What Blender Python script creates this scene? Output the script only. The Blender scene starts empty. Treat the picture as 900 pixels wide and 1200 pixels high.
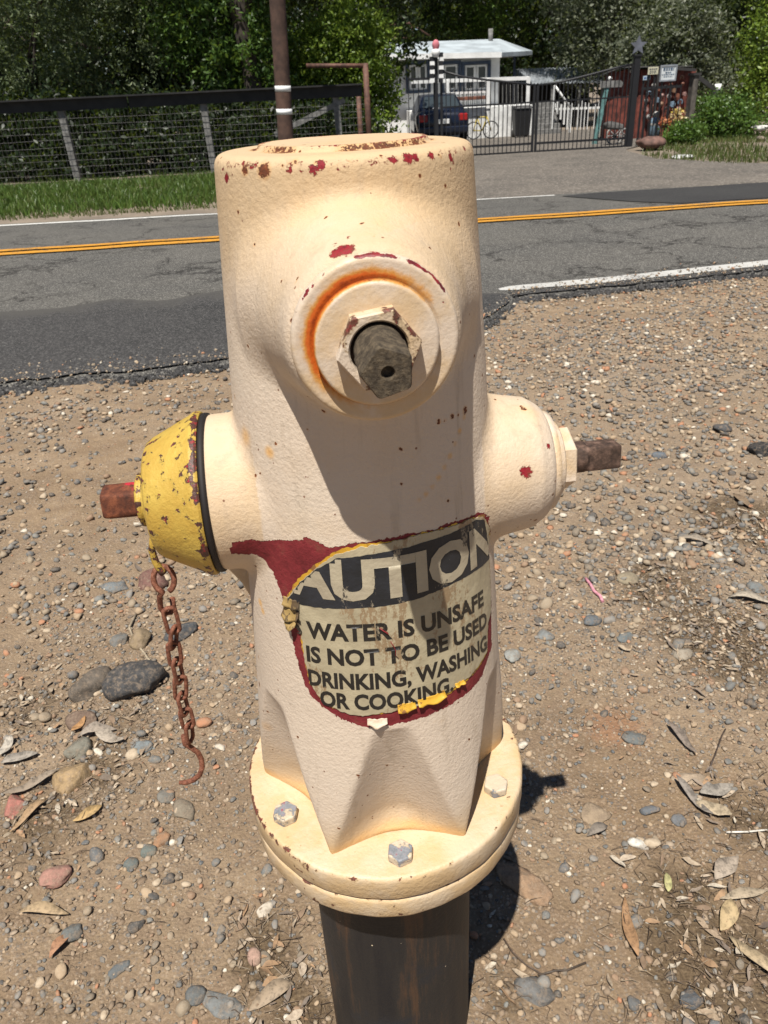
import bpy, bmesh, math, random
import numpy as np
from mathutils import Vector, Matrix
random.seed(7); rng = np.random.default_rng(11)
R = math.radians
scene = bpy.context.scene
COL = scene.collection

# ------------------------------------------------------------------ camera, sky, sun, exposure
CAM_LOC = np.array([0.0, -0.60, 1.15]); CAM_YAW, CAM_PITCH, CAM_ROLL, CAM_F = 1.37, 29.3, 3.2, 890.0
def cam_axes(yaw, pitch, roll):
    yaw, pitch, roll = R(yaw), R(pitch), R(roll)
    f = np.array([math.sin(yaw)*math.cos(pitch), math.cos(yaw)*math.cos(pitch), -math.sin(pitch)])
    r = np.array([math.cos(yaw), -math.sin(yaw), 0.0]); d = np.cross(f, r)
    return r*math.cos(roll)+d*math.sin(roll), -r*math.sin(roll)+d*math.cos(roll), f
CR, CD, CF = cam_axes(CAM_YAW, CAM_PITCH, CAM_ROLL)
cd_ = bpy.data.cameras.new('camera'); cam = bpy.data.objects.new('camera', cd_); COL.objects.link(cam)
cam.matrix_world = Matrix(((CR[0], -CD[0], -CF[0], CAM_LOC[0]), (CR[1], -CD[1], -CF[1], CAM_LOC[1]), (CR[2], -CD[2], -CF[2], CAM_LOC[2]), (0, 0, 0, 1)))
cd_.sensor_fit = 'VERTICAL'; cd_.sensor_height = 36.0; cd_.lens = 36.0*CAM_F/1200.0
cd_.clip_start = 0.02; cd_.clip_end = 3000
cd_.dof.use_dof = True; cd_.dof.focus_distance = 0.72; cd_.dof.aperture_fstop = 22
scene.camera = cam

SUN_DIR = Vector((0.125, 0.43, -1.0)).normalized()            # the way the light travels
SUN_EL = math.asin(-SUN_DIR.z); SUN_AZ = math.atan2(-SUN_DIR.x, -SUN_DIR.y)
world = bpy.data.worlds.new('World'); scene.world = world; world.use_nodes = True
wt = world.node_tree; wt.nodes.clear()
sky = wt.nodes.new('ShaderNodeTexSky'); sky.sky_type = 'NISHITA'; sky.sun_disc = False; sky.altitude = 300; sky.air_density = 0.8; sky.dust_density = 0.3
sky.sun_elevation = SUN_EL; sky.sun_rotation = SUN_AZ % (2*math.pi)
bg = wt.nodes.new('ShaderNodeBackground'); bg.inputs['Strength'].default_value = 0.05
wo = wt.nodes.new('ShaderNodeOutputWorld')
wt.links.new(sky.outputs[0], bg.inputs[0]); wt.links.new(bg.outputs[0], wo.inputs[0])
sl = bpy.data.lights.new('sun', 'SUN'); sl.energy = 5.0; sl.angle = R(0.53); sl.color = (1.0, 0.955, 0.88)
so = bpy.data.objects.new('sun', sl); COL.objects.link(so); so.rotation_euler = SUN_DIR.to_track_quat('-Z', 'Y').to_euler(); so.location = (-5, -8, 12)
scene.view_settings.view_transform = 'Standard'; scene.view_settings.look = 'None'
scene.view_settings.gamma = 1.0; scene.view_settings.exposure = 0.5; scene.view_settings.use_curve_mapping = False
scene.render.engine = 'CYCLES'
try:
    scene.cycles.use_denoising = True; scene.cycles.max_bounces = 6; scene.cycles.diffuse_bounces = 3; scene.cycles.transparent_max_bounces = 6
except Exception: pass

# ------------------------------------------------------------------ survey: a line of sight cut at a known distance / on the ground
TER_Y = [-3000, 2.4, 3.2, 4.5, 7.5, 10.5, 13, 18, 24, 32, 60, 5000]
TER_Z = [0, 0, -.03, -.10, -.15, -.30, -.34, -.36, -.55, -.80, -.95, -.95]
def ter(y): return np.interp(y, TER_Y, TER_Z)
def sight(px, py):
    v = CF + CR*(px-450)/CAM_F + CD*(py-600)/CAM_F
    return v
def at(px, py, Y):
    v = sight(px, py); return CAM_LOC + v*((Y-CAM_LOC[1])/v[1])
def on_ground(px, py, dz=0.0):
    v = sight(px, py); z = -.2
    for _ in range(60):
        p = CAM_LOC + v*((z+dz-CAM_LOC[2])/v[2]); z = .5*z + .5*float(ter(p[1]))
    return p
def per_px(p): return float((np.asarray(p)-CAM_LOC) @ CF)/CAM_F       # metres for one photograph pixel at p

# ------------------------------------------------------------------ small helpers
def tag(o, label=None, cat=None, group=None, kind=None):
    if label: o['label'] = label
    if cat: o['category'] = cat
    if group: o['group'] = group
    if kind: o['kind'] = kind
    return o
def empty(name, loc=(0, 0, 0), rz=0.0):
    o = bpy.data.objects.new(name, None); COL.objects.link(o); o.location = loc; o.rotation_euler = (0, 0, rz); o.empty_display_size = .1
    return o
def link_mesh(name, me, mat, parent=None):
    o = bpy.data.objects.new(name, me); COL.objects.link(o)
    if mat is not None: me.materials.append(mat)
    if parent is not None: o.parent = parent
    return o
def mesh_np(name, V, F, smooth=False):                        # F: (M,3) or (M,4) array
    V = np.ascontiguousarray(V, dtype=np.float32); F = np.ascontiguousarray(F, dtype=np.int32)
    me = bpy.data.meshes.new(name); n, k = F.shape
    me.vertices.add(len(V)); me.vertices.foreach_set('co', V.ravel())
    me.loops.add(n*k); me.loops.foreach_set('vertex_index', F.ravel())
    me.polygons.add(n); me.polygons.foreach_set('loop_start', np.arange(0, n*k, k, dtype=np.int32))
    me.polygons.foreach_set('loop_total', np.full(n, k, dtype=np.int32))
    if smooth: me.polygons.foreach_set('use_smooth', np.ones(n, dtype=bool))
    me.update(calc_edges=True); me.validate()
    return me
def put_attr(me, name, arr):
    a = me.attributes.new(name, 'FLOAT', 'POINT'); a.data.foreach_set('value', np.ascontiguousarray(arr, dtype=np.float32))
class MB:
    """collects shapes; build() links them as one mesh"""
    def __init__(s): s.v = []; s.f = []; s.sm = []
    def add(s, vs, fs, smooth=False):
        o = len(s.v); s.v += [tuple(map(float, p)) for p in vs]; s.f += [[i+o for i in f] for f in fs]; s.sm += [smooth]*len(fs); return s
    def box(s, lo, hi):
        (x0, y0, z0), (x1, y1, z1) = lo, hi
        return s.add([(x0,y0,z0),(x1,y0,z0),(x1,y1,z0),(x0,y1,z0),(x0,y0,z1),(x1,y0,z1),(x1,y1,z1),(x0,y1,z1)],
                     [(0,3,2,1),(4,5,6,7),(0,1,5,4),(1,2,6,5),(2,3,7,6),(3,0,4,7)])
    def tube(s, path, r, n=8, closed=False, squash=None, cap=True):
        path = [Vector(p) for p in path]; m = len(path); rs = r if hasattr(r, '__len__') else [r]*m
        vs = []; up = None
        for i, p in enumerate(path):
            a = path[(i-1) % m] if (closed or i) else p; b = path[(i+1) % m] if (closed or i < m-1) else p
            t = (b-a).normalized()
            if up is None: up = Vector((0, 0, 1)) if abs(t.z) < .9 else Vector((1, 0, 0))
            u = (up - t*up.dot(t)).normalized(); w = t.cross(u); up = u
            for k in range(n):
                an = 2*math.pi*(k+.5)/n; vs.append(p + (u*math.cos(an)*(squash or 1) + w*math.sin(an))*rs[i])
        fs = []
        for i in range(m if closed else m-1):
            j = (i+1) % m
            for k in range(n): fs.append((i*n+k, i*n+(k+1) % n, j*n+(k+1) % n, j*n+k))
        s.add(vs, fs, True)
        if cap and not closed:
            o = len(s.v)-len(vs)
            s.f += [[o+k for k in range(n)][::-1], [o+(m-1)*n+k for k in range(n)]]; s.sm += [False, False]
        return s
    def bar(s, a, b, w, h):                                   # straight bar, w across (horizontal), h tall
        a, b = Vector(a), Vector(b); t = (b-a).normalized()
        u = t.cross(Vector((0, 0, 1)))
        u = Vector((1, 0, 0)) if u.length < 1e-4 else u.normalized()
        q = u.cross(t).normalized(); vs = []
        for p in (a, b): vs += [p-u*w/2-q*h/2, p+u*w/2-q*h/2, p+u*w/2+q*h/2, p-u*w/2+q*h/2]
        return s.add(vs, [(0,1,2,3),(7,6,5,4),(0,4,5,1),(1,5,6,2),(2,6,7,3),(3,7,4,0)])
    def prism(s, poly, axis, lo, hi):                         # poly of 2-tuples in the two other axes
        def mk(p, h): 
            return (h, p[0], p[1]) if axis == 'x' else (p[0], h, p[1]) if axis == 'y' else (p[0], p[1], h)
        n = len(poly); vs = [mk(p, lo) for p in poly] + [mk(p, hi) for p in poly]
        fs = [tuple(range(n))[::-1], tuple(range(n, 2*n))] + [(i, (i+1) % n, n+(i+1) % n, n+i) for i in range(n)]
        return s.add(vs, fs)
    def lathe(s, prof, n=64, axis='z', center=(0, 0, 0), smooth=True, sharp=True):   # prof: (radius, along) pairs
        vs = []; fs = []
        for (r, h) in prof:
            for k in range(n):
                a = 2*math.pi*k/n; c, d = r*math.cos(a), r*math.sin(a)
                vs.append({'z': (c, d, h), 'x': (h, c, d), 'y': (d, h, c)}[axis])
        for i in range(len(prof)-1):
            for k in range(n): fs.append((i*n+k, i*n+(k+1) % n, (i+1)*n+(k+1) % n, (i+1)*n+k))
        vs = [(p[0]+center[0], p[1]+center[1], p[2]+center[2]) for p in vs]
        return s.add(vs, fs, smooth)
    def build(s, name, mat, parent=None, world=True, bevel=0, seg=2, recalc=True):
        me = bpy.data.meshes.new(name); off = Vector(parent.location) if (parent is not None and world) else Vector((0, 0, 0))
        if parent is not None and world and parent.parent is not None: off = off + Vector(parent.parent.location)
        me.from_pydata([Vector(p)-off for p in s.v], [], s.f)
        me.polygons.foreach_set('use_smooth', s.sm)
        bm = bmesh.new(); bm.from_mesh(me)
        bmesh.ops.remove_doubles(bm, verts=bm.verts, dist=1e-6)
        if recalc: bmesh.ops.recalc_face_normals(bm, faces=bm.faces)
        if bevel:
            es = [e for e in bm.edges if len(e.link_faces) == 2 and e.calc_face_angle(0) > .5]
            bmesh.ops.bevel(bm, geom=es, offset=bevel, segments=seg, affect='EDGES', profile=.5, clamp_overlap=True)
        bm.to_mesh(me); bm.free()
        return link_mesh(name, me, mat, parent)
def autosmooth(o, ang=35):
    me = o.data; me.polygons.foreach_set('use_smooth', np.ones(len(me.polygons), dtype=bool))
    bm = bmesh.new(); bm.from_mesh(me)
    for e in bm.edges: e.smooth = not (len(e.link_faces) == 2 and e.calc_face_angle(0) > R(ang))
    bm.to_mesh(me); bm.free(); return o
def hnoise(x, y, seed=0):                                     # smooth lattice noise, -1..1
    xi = np.floor(x).astype(np.int64); yi = np.floor(y).astype(np.int64); fx = x-xi; fy = y-yi
    fx = fx*fx*(3-2*fx); fy = fy*fy*(3-2*fy)
    def h(a, b):
        n = (a*374761393 + b*668265263 + seed*1442695041) & 0xffffffff
        n = ((n ^ (n >> 13))*1274126177) & 0xffffffff
        return ((n ^ (n >> 16)) & 0xffff)/32767.5 - 1
    return (h(xi, yi)*(1-fx)+h(xi+1, yi)*fx)*(1-fy) + (h(xi, yi+1)*(1-fx)+h(xi+1, yi+1)*fx)*fy
def fbm(x, y, oct=4, seed=0, gain=.5):
    t = 0; a = 1; s = 0
    for o in range(oct): t = t + a*hnoise(x*2**o + 17.3*o, y*2**o - 9.1*o, seed+o); s += a; a *= gain
    return t/s

# ------------------------------------------------------------------ materials
class NT:
    def __init__(s, name):
        s.m = bpy.data.materials.new(name); s.m.use_nodes = True; s.t = s.m.node_tree; s.t.nodes.clear()
        s.out = s.t.nodes.new('ShaderNodeOutputMaterial'); s.b = s.t.nodes.new('ShaderNodeBsdfPrincipled')
        s.t.links.new(s.b.outputs[0], s.out.inputs[0])
    def n(s, typ, ins=None, out=0, **props):
        nd = s.t.nodes.new('ShaderNode'+typ)
        for k, v in props.items(): setattr(nd, k, v)
        for k, v in (ins or {}).items(): s.set(nd.inputs[k], v)
        return nd.outputs[out]
    def set(s, sock, v):
        if isinstance(v, bpy.types.NodeSocket): s.t.links.new(v, sock)
        elif hasattr(v, '__len__') and len(v) == 3 and sock.type == 'RGBA': sock.default_value = (*v, 1)
        else: sock.default_value = v
    def p(s, **kw):
        for k, v in kw.items(): s.set(s.b.inputs[{'col': 'Base Color', 'rough': 'Roughness', 'metal': 'Metallic', 'nrm': 'Normal', 'spec': 'Specular IOR Level'}.get(k, k)], v)
        return s.m
    def co(s, gen='Object'): return s.n('TexCoord', out={'Object': 3, 'Generated': 0, 'Normal': 1}[gen])
    def noise(s, scale, detail=4, rough=.55, vec=None, dist=0.0, out=0):
        ins = {'Scale': scale, 'Detail': detail, 'Roughness': rough, 'Distortion': dist}
        ins['Vector'] = vec if vec is not None else s.co()
        return s.n('TexNoise', ins, out=out)
    def voro(s, scale, vec=None, feature='F1', out=0, rand=1.0):
        nd = s.t.nodes.new('ShaderNodeTexVoronoi'); nd.feature = feature
        s.set(nd.inputs['Vector'], vec if vec is not None else s.co()); nd.inputs['Scale'].default_value = scale; nd.inputs['Randomness'].default_value = rand
        return nd.outputs[out]
    def ramp(s, fac, stops, interp='LINEAR'):
        nd = s.t.nodes.new('ShaderNodeValToRGB'); s.set(nd.inputs[0], fac); cr = nd.color_ramp; cr.interpolation = interp
        while len(cr.elements) < len(stops): cr.elements.new(.5)
        for e, (p, c) in zip(cr.elements, stops):
            e.position = p; e.color = (*c, 1) if hasattr(c, '__len__') else (c, c, c, 1)
        return nd.outputs[0]
    def mix(s, fac, a, b, blend='MIX'):
        nd = s.t.nodes.new('ShaderNodeMix'); nd.data_type = 'RGBA'; nd.blend_type = blend
        s.set(nd.inputs[0], fac); s.set(nd.inputs[6], a); s.set(nd.inputs[7], b); return nd.outputs[2]
    def math(s, op, a, b=0.0, c=None, clamp=False):
        nd = s.t.nodes.new('ShaderNodeMath'); nd.operation = op; nd.use_clamp = clamp; s.set(nd.inputs[0], a); s.set(nd.inputs[1], b)
        if c is not None: s.set(nd.inputs[2], c)
        return nd.outputs[0]
    def step(s, v, lo, hi):
        nd = s.t.nodes.new('ShaderNodeMapRange'); nd.interpolation_type = 'SMOOTHSTEP'; s.set(nd.inputs[0], v); nd.inputs[1].default_value = lo; nd.inputs[2].default_value = hi
        return nd.outputs[0]
    def attr(s, name): return s.n('Attribute', out=2, attribute_name=name)
    def bump(s, h, strength=.5, dist=.01, prev=None):
        ins = {'Strength': strength, 'Distance': dist, 'Height': h}
        if prev is not None: ins['Normal'] = prev
        return s.n('Bump', ins)
    def island(s): return s.n('NewGeometry', out=8)
    def stretch(s, sc, gen='Object'): return s.n('Mapping', {'Vector': s.co(gen), 'Scale': sc})
def plain(name, col, rough=.6, metal=0.0, var=.15, scale=6, bump=0.0, bscale=40):
    t = NT(name); n = t.noise(scale, 5, .6)
    c2 = tuple(max(0, x*(1-var*2)) for x in col)
    c = t.mix(t.step(n, .3, .7), c2, tuple(min(1, x*(1+var*.6)) for x in col))
    kw = dict(col=c, rough=rough, metal=metal)
    if bump: kw['nrm'] = t.bump(t.noise(bscale, 5, .6), bump, .005)
    return t.p(**kw)
# ------------------------------------------------------------------ hydrant body as a distance field (local space, front is -y)
def smin(a, b, k):
    h = np.clip(0.5 + 0.5*(b-a)/k, 0, 1)
    return b + (a-b)*h - k*h*(1-h)
def smax(a, b, k): return -smin(-a, -b, k)
PROF_Z = np.array([.45, .505, .545, .605, .67, .73, .95, 1.04, 1.11, 1.2])
PROF_R = np.array([.138, .1335, .1305, .1255, .1200, .1162, .1035, .0972, .0918, .086])
def capped(rad, prof, ax, lo, hi, k):                 # a turned boss along one axis between lo and hi
    return smax((rad-prof)*0.95, smax(lo-ax, ax-hi, .004), k)
def body_sdf(x, y, z):
    rho = np.sqrt(x*x + y*y) + 1e-9
    th = np.degrees(np.arctan2(x, -y))
    phi = (th + 30.0) % 60.0 - 30.0                   # angle from the nearest bolt
    R = np.interp(z, PROF_Z, PROF_R)
    t = np.clip((.665 - z)/(.665-.505), 0, 1.1)       # bolt pockets widen towards the flange
    w = 8.0 + 21.6*t
    s = np.clip(1-(phi/w)**2, 0, 1)
    q = 1-(np.abs(phi)/w)**2.2; sq = .5*(q+np.sqrt(q*q+.012))*(np.abs(phi) < 29.99) - .5*(np.sqrt(q*q+.012)-np.abs(q))*(t <= 0)
    sq = np.clip(sq, 0, 1)
    dep = .050*t**.9 * sq
    fil = .012*np.clip((.535-z)/.03, 0, 1)**2 * s     # fillet at the foot of a pocket
    d = (rho - (R - dep + fil))*0.9
    d = smax(d, z-1.1145, .009)
    d = smax(d, .498-z, .004)
    d = smin(d, np.maximum(rho-.060, z-1.1180), .004)
    # front bonnet boss
    rf = np.sqrt(x*x + (z-1.019)**2)
    pf = np.interp(y, [-.165, -.125, -.09, -.060], [.0505, .0600, .0715, .0855]) 
    d = smin(d, capped(rf, pf, -y, 0.025, .158, .010), .009)
    # side outlets
    rs = np.sqrt(y*y + (z-.849)**2)
    pl = .0675 + .05*np.clip(x+.09, 0, .1)
    d = smin(d, capped(rs, pl, -x, 0.0, .131, .005), .011)
    pr = np.interp(x, [0, .08, .11, .143, .16], [.0720, .0680, .0645, .0585, .0480])
    d = smin(d, capped(rs, pr, x, 0.0, .159, .008), .011)
    return d
# ------------------------------------------------------------------ hydrant materials
CREAM = (.535, .388, .232); CREAM2 = (.585, .482, .378)
def paint_material():
    t = NT('cream_paint'); co = t.co()
    pale = t.math('ADD', t.attr('tan'), t.math('MULTIPLY', t.math('SUBTRACT', t.noise(11, 5, .65), .5), .9)); c = t.mix(t.step(pale, .15, .85), CREAM2, CREAM)
    c = t.mix(t.math('MULTIPLY', t.step(t.noise(55, 5, .7), .62, .78), .35), c, (.62, .42, .22))
    # fine dirt in the pits of the cast surface
    c = t.mix(t.math('MULTIPLY', t.step(t.noise(420, 3, .6), .60, .75), .28), c, (.42, .31, .20))
    # rain streaks, dust and grime that run down the barrel
    stk = t.noise(1.0, 5, .7, t.stretch((70, 70, 5))); c = t.mix(t.math('MULTIPLY', t.step(stk, .52, .74), .42), c, (.34, .265, .185))
    c = t.mix(t.math('MULTIPLY', t.step(t.noise(6, 5, .7), .5, .75), .30), c, (.60, .53, .43))
    # tan and orange stains (shape stored on the mesh)
    st = t.math('ADD', t.attr('stain'), t.math('MULTIPLY', t.math('SUBTRACT', t.noise(38, 5, .65), .5), .55))
    c = t.mix(t.math('MULTIPLY', t.step(st, .18, .95), .75), c, (.66, .36, .10))
    c = t.mix(t.step(st, .86, 1.25), c, (.40, .12, .015))
    # small round pits all over
    pit = t.voro(95, out=0); sel = t.voro(95, out=1)
    pm = t.math('MULTIPLY', t.math('LESS_THAN', pit, .09), t.math('GREATER_THAN', t.n('SeparateColor', {'Color': sel}), .80))
    c = t.mix(t.math('MULTIPLY', pm, .85), c, (.16, .06, .03))
    nz = t.math('MULTIPLY', t.math('SUBTRACT', t.noise(430, 4, .65), .5), 1.0)
    nz2 = t.math('MULTIPLY', t.math('SUBTRACT', t.noise(900, 2, .5), .5), .3)
    jag = t.math('ADD', nz, nz2)
    chip = t.step(t.math('ADD', t.attr('chip'), jag), .47, .53)
    rust = t.step(t.math('ADD', t.attr('rust'), jag), .47, .55)
    halo = t.step(t.math('ADD', t.attr('rust'), t.math('MULTIPLY', jag, .4)), .12, .6)
    c = t.mix(t.math('MULTIPLY', halo, .5), c, (.55, .25, .06))
    c = t.mix(rust, c, t.ramp(t.noise(160, 4, .7), [(.3, (.045, .02, .012)), (.6, (.16, .045, .016)), (.8, (.38, .12, .03))]))
    rim_ = t.step(t.math('ADD', t.attr('chip'), jag), .36, .47); c = t.mix(t.math('MULTIPLY', rim_, .75), c, (.20, .085, .045))
    c = t.mix(chip, c, t.ramp(t.noise(150, 4, .75), [(.33, (.10, .008, .010)), (.52, (.25, .010, .018)), (.66, (.15, .03, .016)), (.8, (.07, .03, .02))]))
    # undercoat where the paint has come away round the label
    peel = t.step(t.math('ADD', t.attr('peel'), t.math('MULTIPLY', t.math('ADD', t.math('SUBTRACT', t.noise(330, 4, .6), .5), t.math('MULTIPLY', t.math('SUBTRACT', t.noise(110, 3, .6), .5), 1.3)), .0050)), -.0002, .0002)
    red = t.ramp(t.noise(60, 6, .7), [(.3, (.105, .012, .014)), (.55, (.19, .022, .026)), (.75, (.17, .05, .035))])
    c = t.mix(peel, c, red)
    h = t.math('ADD', t.math('MULTIPLY', t.noise(300, 5, .62), 1.0), t.math('MULTIPLY', t.noise(70, 3, .5), .6))
    lift = t.math('MULTIPLY', t.math('ADD', t.math('ADD', chip, rust), peel, clamp=True), -1.0)
    nrm = t.bump(h, .42, .0022); nrm = t.bump(lift, .8, .0008, nrm)
    return t.p(col=c, rough=t.math('ADD', .55, t.math('MULTIPLY', t.noise(70, 4), .25)), spec=.3, nrm=nrm)
M = {}
M['paint'] = paint_material()
def metal_rust(name, stops, scale=90, rough=.75, bump=.5, paint=None, amt=.5):
    t = NT(name); n = t.noise(scale, 6, .7)
    c = t.ramp(n, stops)
    if paint: c = t.mix(t.step(t.noise(scale*.45, 5, .7, dist=.4), amt, amt+.04), c, paint)
    return t.p(col=c, rough=rough, nrm=t.bump(t.math('ADD', t.noise(scale*3, 5, .7), n), bump, .0012), spec=.35)
M['stem'] = metal_rust('weathered_bronze', [(.3, (.020, .014, .009)), (.48, (.066, .050, .032)), (.7, (.165, .125, .078))], 200, bump=.9)
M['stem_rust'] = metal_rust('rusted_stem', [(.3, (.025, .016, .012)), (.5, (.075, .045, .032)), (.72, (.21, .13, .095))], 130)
M['nut_red'] = metal_rust('rusted_nut', [(.3, (.03, .012, .008)), (.5, (.10, .03, .014)), (.7, (.22, .07, .03))], 110, paint=(.42, .02, .035), amt=.57)
M['chain'] = metal_rust('rusted_chain', [(.3, (.06, .02, .012)), (.5, (.17, .062, .034)), (.72, (.33, .14, .085))], 260)
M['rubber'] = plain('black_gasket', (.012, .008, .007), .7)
def chipped(name, base, base2, chipcol, scale, amt, edge=.05):
    t = NT(name); c = t.mix(t.step(t.noise(22, 5, .65), .35, .65), base, base2)
    n = t.math('ADD', t.math('MULTIPLY', t.noise(scale, 3, .5, dist=.2), .8), t.math('MULTIPLY', t.noise(scale*6, 3, .6), .2))
    n = t.math('ADD', n, t.attr('wear')); n = t.math('ADD', n, t.math('MULTIPLY', t.math('SUBTRACT', t.noise(17, 3, .6), .5), .30))
    k = t.step(n, amt, amt+edge*.3)
    c = t.mix(t.step(n, amt-.06, amt), c, tuple(x*.75 for x in base))
    c = t.mix(k, c, t.ramp(t.noise(scale*2.4, 4, .7), chipcol))
    nrm = t.bump(t.math('ADD', t.math('MULTIPLY', t.noise(210, 5, .62), 1.0), t.math('MULTIPLY', t.noise(45, 3), .5)), .5, .0022)
    return t.p(col=c, rough=.5, nrm=t.bump(t.math('MULTIPLY', k, -1.0), .7, .0007, nrm))
M['cream'] = chipped('cream_paint_fittings', CREAM, CREAM2, [(.35, (.06, .03, .02)), (.55, (.14, .05, .03)), (.68, (.22, .02, .022)), (.8, (.10, .05, .025))], 120, .71)
M['flange'] = chipped('flange_paint', (.535, .375, .20), (.56, .44, .30), [(.35, (.06, .03, .02)), (.55, (.14, .05, .03)), (.68, (.22, .02, .022)), (.8, (.10, .05, .025))], 120, .71)
M['yellow'] = chipped('yellow_cap_paint', (.50, .345, .065), (.43, .27, .045), [(.3, (.035, .016, .012)), (.55, (.085, .032, .022)), (.7, (.36, .012, .025))], 105, .600)
M['bolt'] = chipped('bolt_paint', (.52, .43, .31), (.48, .41, .32), [(.3, (.13, .14, .155)), (.55, (.22, .23, .25)), (.72, (.28, .02, .03))], 75, .535)
def ring_material():
    t = NT('ring_paint'); c = t.mix(t.step(t.noise(30, 5, .65), .35, .65), CREAM, CREAM2)
    s = t.math('ADD', t.attr('stain'), t.math('MULTIPLY', t.math('SUBTRACT', t.noise(130, 6, .75), .5), 1.0))
    c = t.mix(t.step(s, .10, .62), c, (.53, .25, .05)); c = t.mix(t.step(s, .50, .85), c, (.50, .10, .008)); c = t.mix(t.step(s, .9, 1.2), c, (.22, .035, .008))
    k = t.step(t.math('ADD', t.attr('chip'), t.math('MULTIPLY', t.math('SUBTRACT', t.noise(280, 4, .6), .5), .9)), .47, .53)
    c = t.mix(k, c, t.ramp(t.noise(160, 4), [(.4, (.10, .01, .012)), (.6, (.22, .014, .018))]))
    nrm = t.bump(t.noise(260, 5, .6), .35, .0014)
    return t.p(col=c, rough=.5, nrm=t.bump(t.math('MULTIPLY', k, -1.0), .7, .0007, nrm))
M['ring'] = ring_material()
def pipe_material():
    t = NT('tarred_pipe'); v = t.stretch((26, 26, 2.2)); n = t.noise(1.0, 6, .7, v)
    c = t.ramp(n, [(.36, (.012, .012, .014)), (.54, (.022, .020, .019)), (.62, (.070, .038, .022)), (.74, (.034, .025, .020))])
    c = t.mix(t.step(t.noise(14, 4, .6), .55, .7), c, (.017, .019, .024))
    sp = t.math('MULTIPLY', t.math('LESS_THAN', t.voro(60), .07), t.math('GREATER_THAN', t.n('SeparateColor', {'Color': t.voro(60, out=1)}), .85))
    c = t.mix(sp, c, (.6, .5, .35))
    return t.p(col=c, rough=.55, nrm=t.bump(t.noise(120, 5, .65), .35, .002), spec=.35)
M['pipe'] = pipe_material()

# ------------------------------------------------------------------ the hydrant
HYD_RZ = R(4.0)
hyd = empty('fire_hydrant', (0, 0, 0), HYD_RZ)
tag(hyd, 'weathered cream fire hydrant with a yellow side cap and a peeling warning label', 'fire hydrant')

def surface_nets(F, org, h):
    nx, ny, nz = F.shape; S = F < 0
    corner = [(i, j, k) for i in (0, 1) for j in (0, 1) for k in (0, 1)]
    cut = lambda A, c: A[c[0]:nx-1+c[0], c[1]:ny-1+c[1], c[2]:nz-1+c[2]]
    cnt = sum(cut(S, c).astype(np.int8) for c in corner); mixed = (cnt > 0) & (cnt < 8)
    idx = np.argwhere(mixed); vid = np.full(mixed.shape, -1, np.int64); vid[mixed] = np.arange(len(idx))
    acc = np.zeros((len(idx), 3)); num = np.zeros(len(idx))
    for a in range(8):
        for ax in range(3):
            ca = corner[a]
            if ca[ax]: continue
            cb = list(ca); cb[ax] = 1
            fa = F[idx[:, 0]+ca[0], idx[:, 1]+ca[1], idx[:, 2]+ca[2]]; fb = F[idx[:, 0]+cb[0], idx[:, 1]+cb[1], idx[:, 2]+cb[2]]
            m = (fa < 0) != (fb < 0); tt = np.where(m, fa/np.where(m, fa-fb, 1), 0)
            p = np.tile(np.array(ca, float), (len(idx), 1)); p[:, ax] += tt
            acc[m] += p[m]; num[m] += 1
    V = (idx + acc/num[:, None])*h + org; quads = []
    for ax in range(3):
        a1, a2 = (ax+1) % 3, (ax+2) % 3
        sl0 = [slice(None)]*3; sl1 = [slice(None)]*3; sl0[ax] = slice(0, -1); sl1[ax] = slice(1, None)
        A = S[tuple(sl0)]; B = S[tuple(sl1)]; e = np.argwhere(A != B)
        ok = (e[:, a1] > 0) & (e[:, a2] > 0) & (e[:, a1] < F.shape[a1]-1) & (e[:, a2] < F.shape[a2]-1); e = e[ok]
        flip = A[e[:, 0], e[:, 1], e[:, 2]]
        def g(d1, d2):
            q = e.copy(); q[:, a1] += d1; q[:, a2] += d2; return vid[q[:, 0], q[:, 1], q[:, 2]]
        Q = np.stack([g(-1, -1), g(0, -1), g(0, 0), g(-1, 0)], 1)
        Q[~flip] = Q[~flip][:, ::-1]; quads.append(Q)
    return V, np.concatenate(quads)
def sdf_grad(V):
    e = 4e-4; d = body_sdf(V[:, 0], V[:, 1], V[:, 2])
    g = np.stack([body_sdf(V[:, 0]+e, V[:, 1], V[:, 2])-d, body_sdf(V[:, 0], V[:, 1]+e, V[:, 2])-d, body_sdf(V[:, 0], V[:, 1], V[:, 2]+e)-d], 1)/e
    return d, g
hh = .0025; org = np.array([-.142, -.170, .490]); dims = (125, 130, 254)
gx = (org[0]+hh*np.arange(dims[0])).astype(np.float32)[:, None, None]; gy = (org[1]+hh*np.arange(dims[1])).astype(np.float32)[None, :, None]; gz = (org[2]+hh*np.arange(dims[2])).astype(np.float32)[None, None, :]
Fd = body_sdf(gx+0*gy+0*gz, gy+0*gx+0*gz, gz+0*gx+0*gy)
BV, BF = surface_nets(Fd, org, hh); del Fd
for _ in range(2):
    d, g = sdf_grad(BV); BV = BV - np.clip(d/np.maximum((g*g).sum(1), .2), -.002, .002)[:, None]*g
BODY = mesh_np('body', BV, BF, True)

def surf(th, z, off=0.0):                                    # point on the barrel at angle th (deg) and height z
    th = np.radians(np.asarray(th, float)); z = np.asarray(z, float); r = np.full_like(th+z, .150)
    for _ in range(60):
        d = body_sdf(r*np.sin(th), -r*np.cos(th), z); r = r - .85*d
    r = r + off
    return np.stack([r*np.sin(th), -r*np.cos(th), z+0*r], -1)

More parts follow.
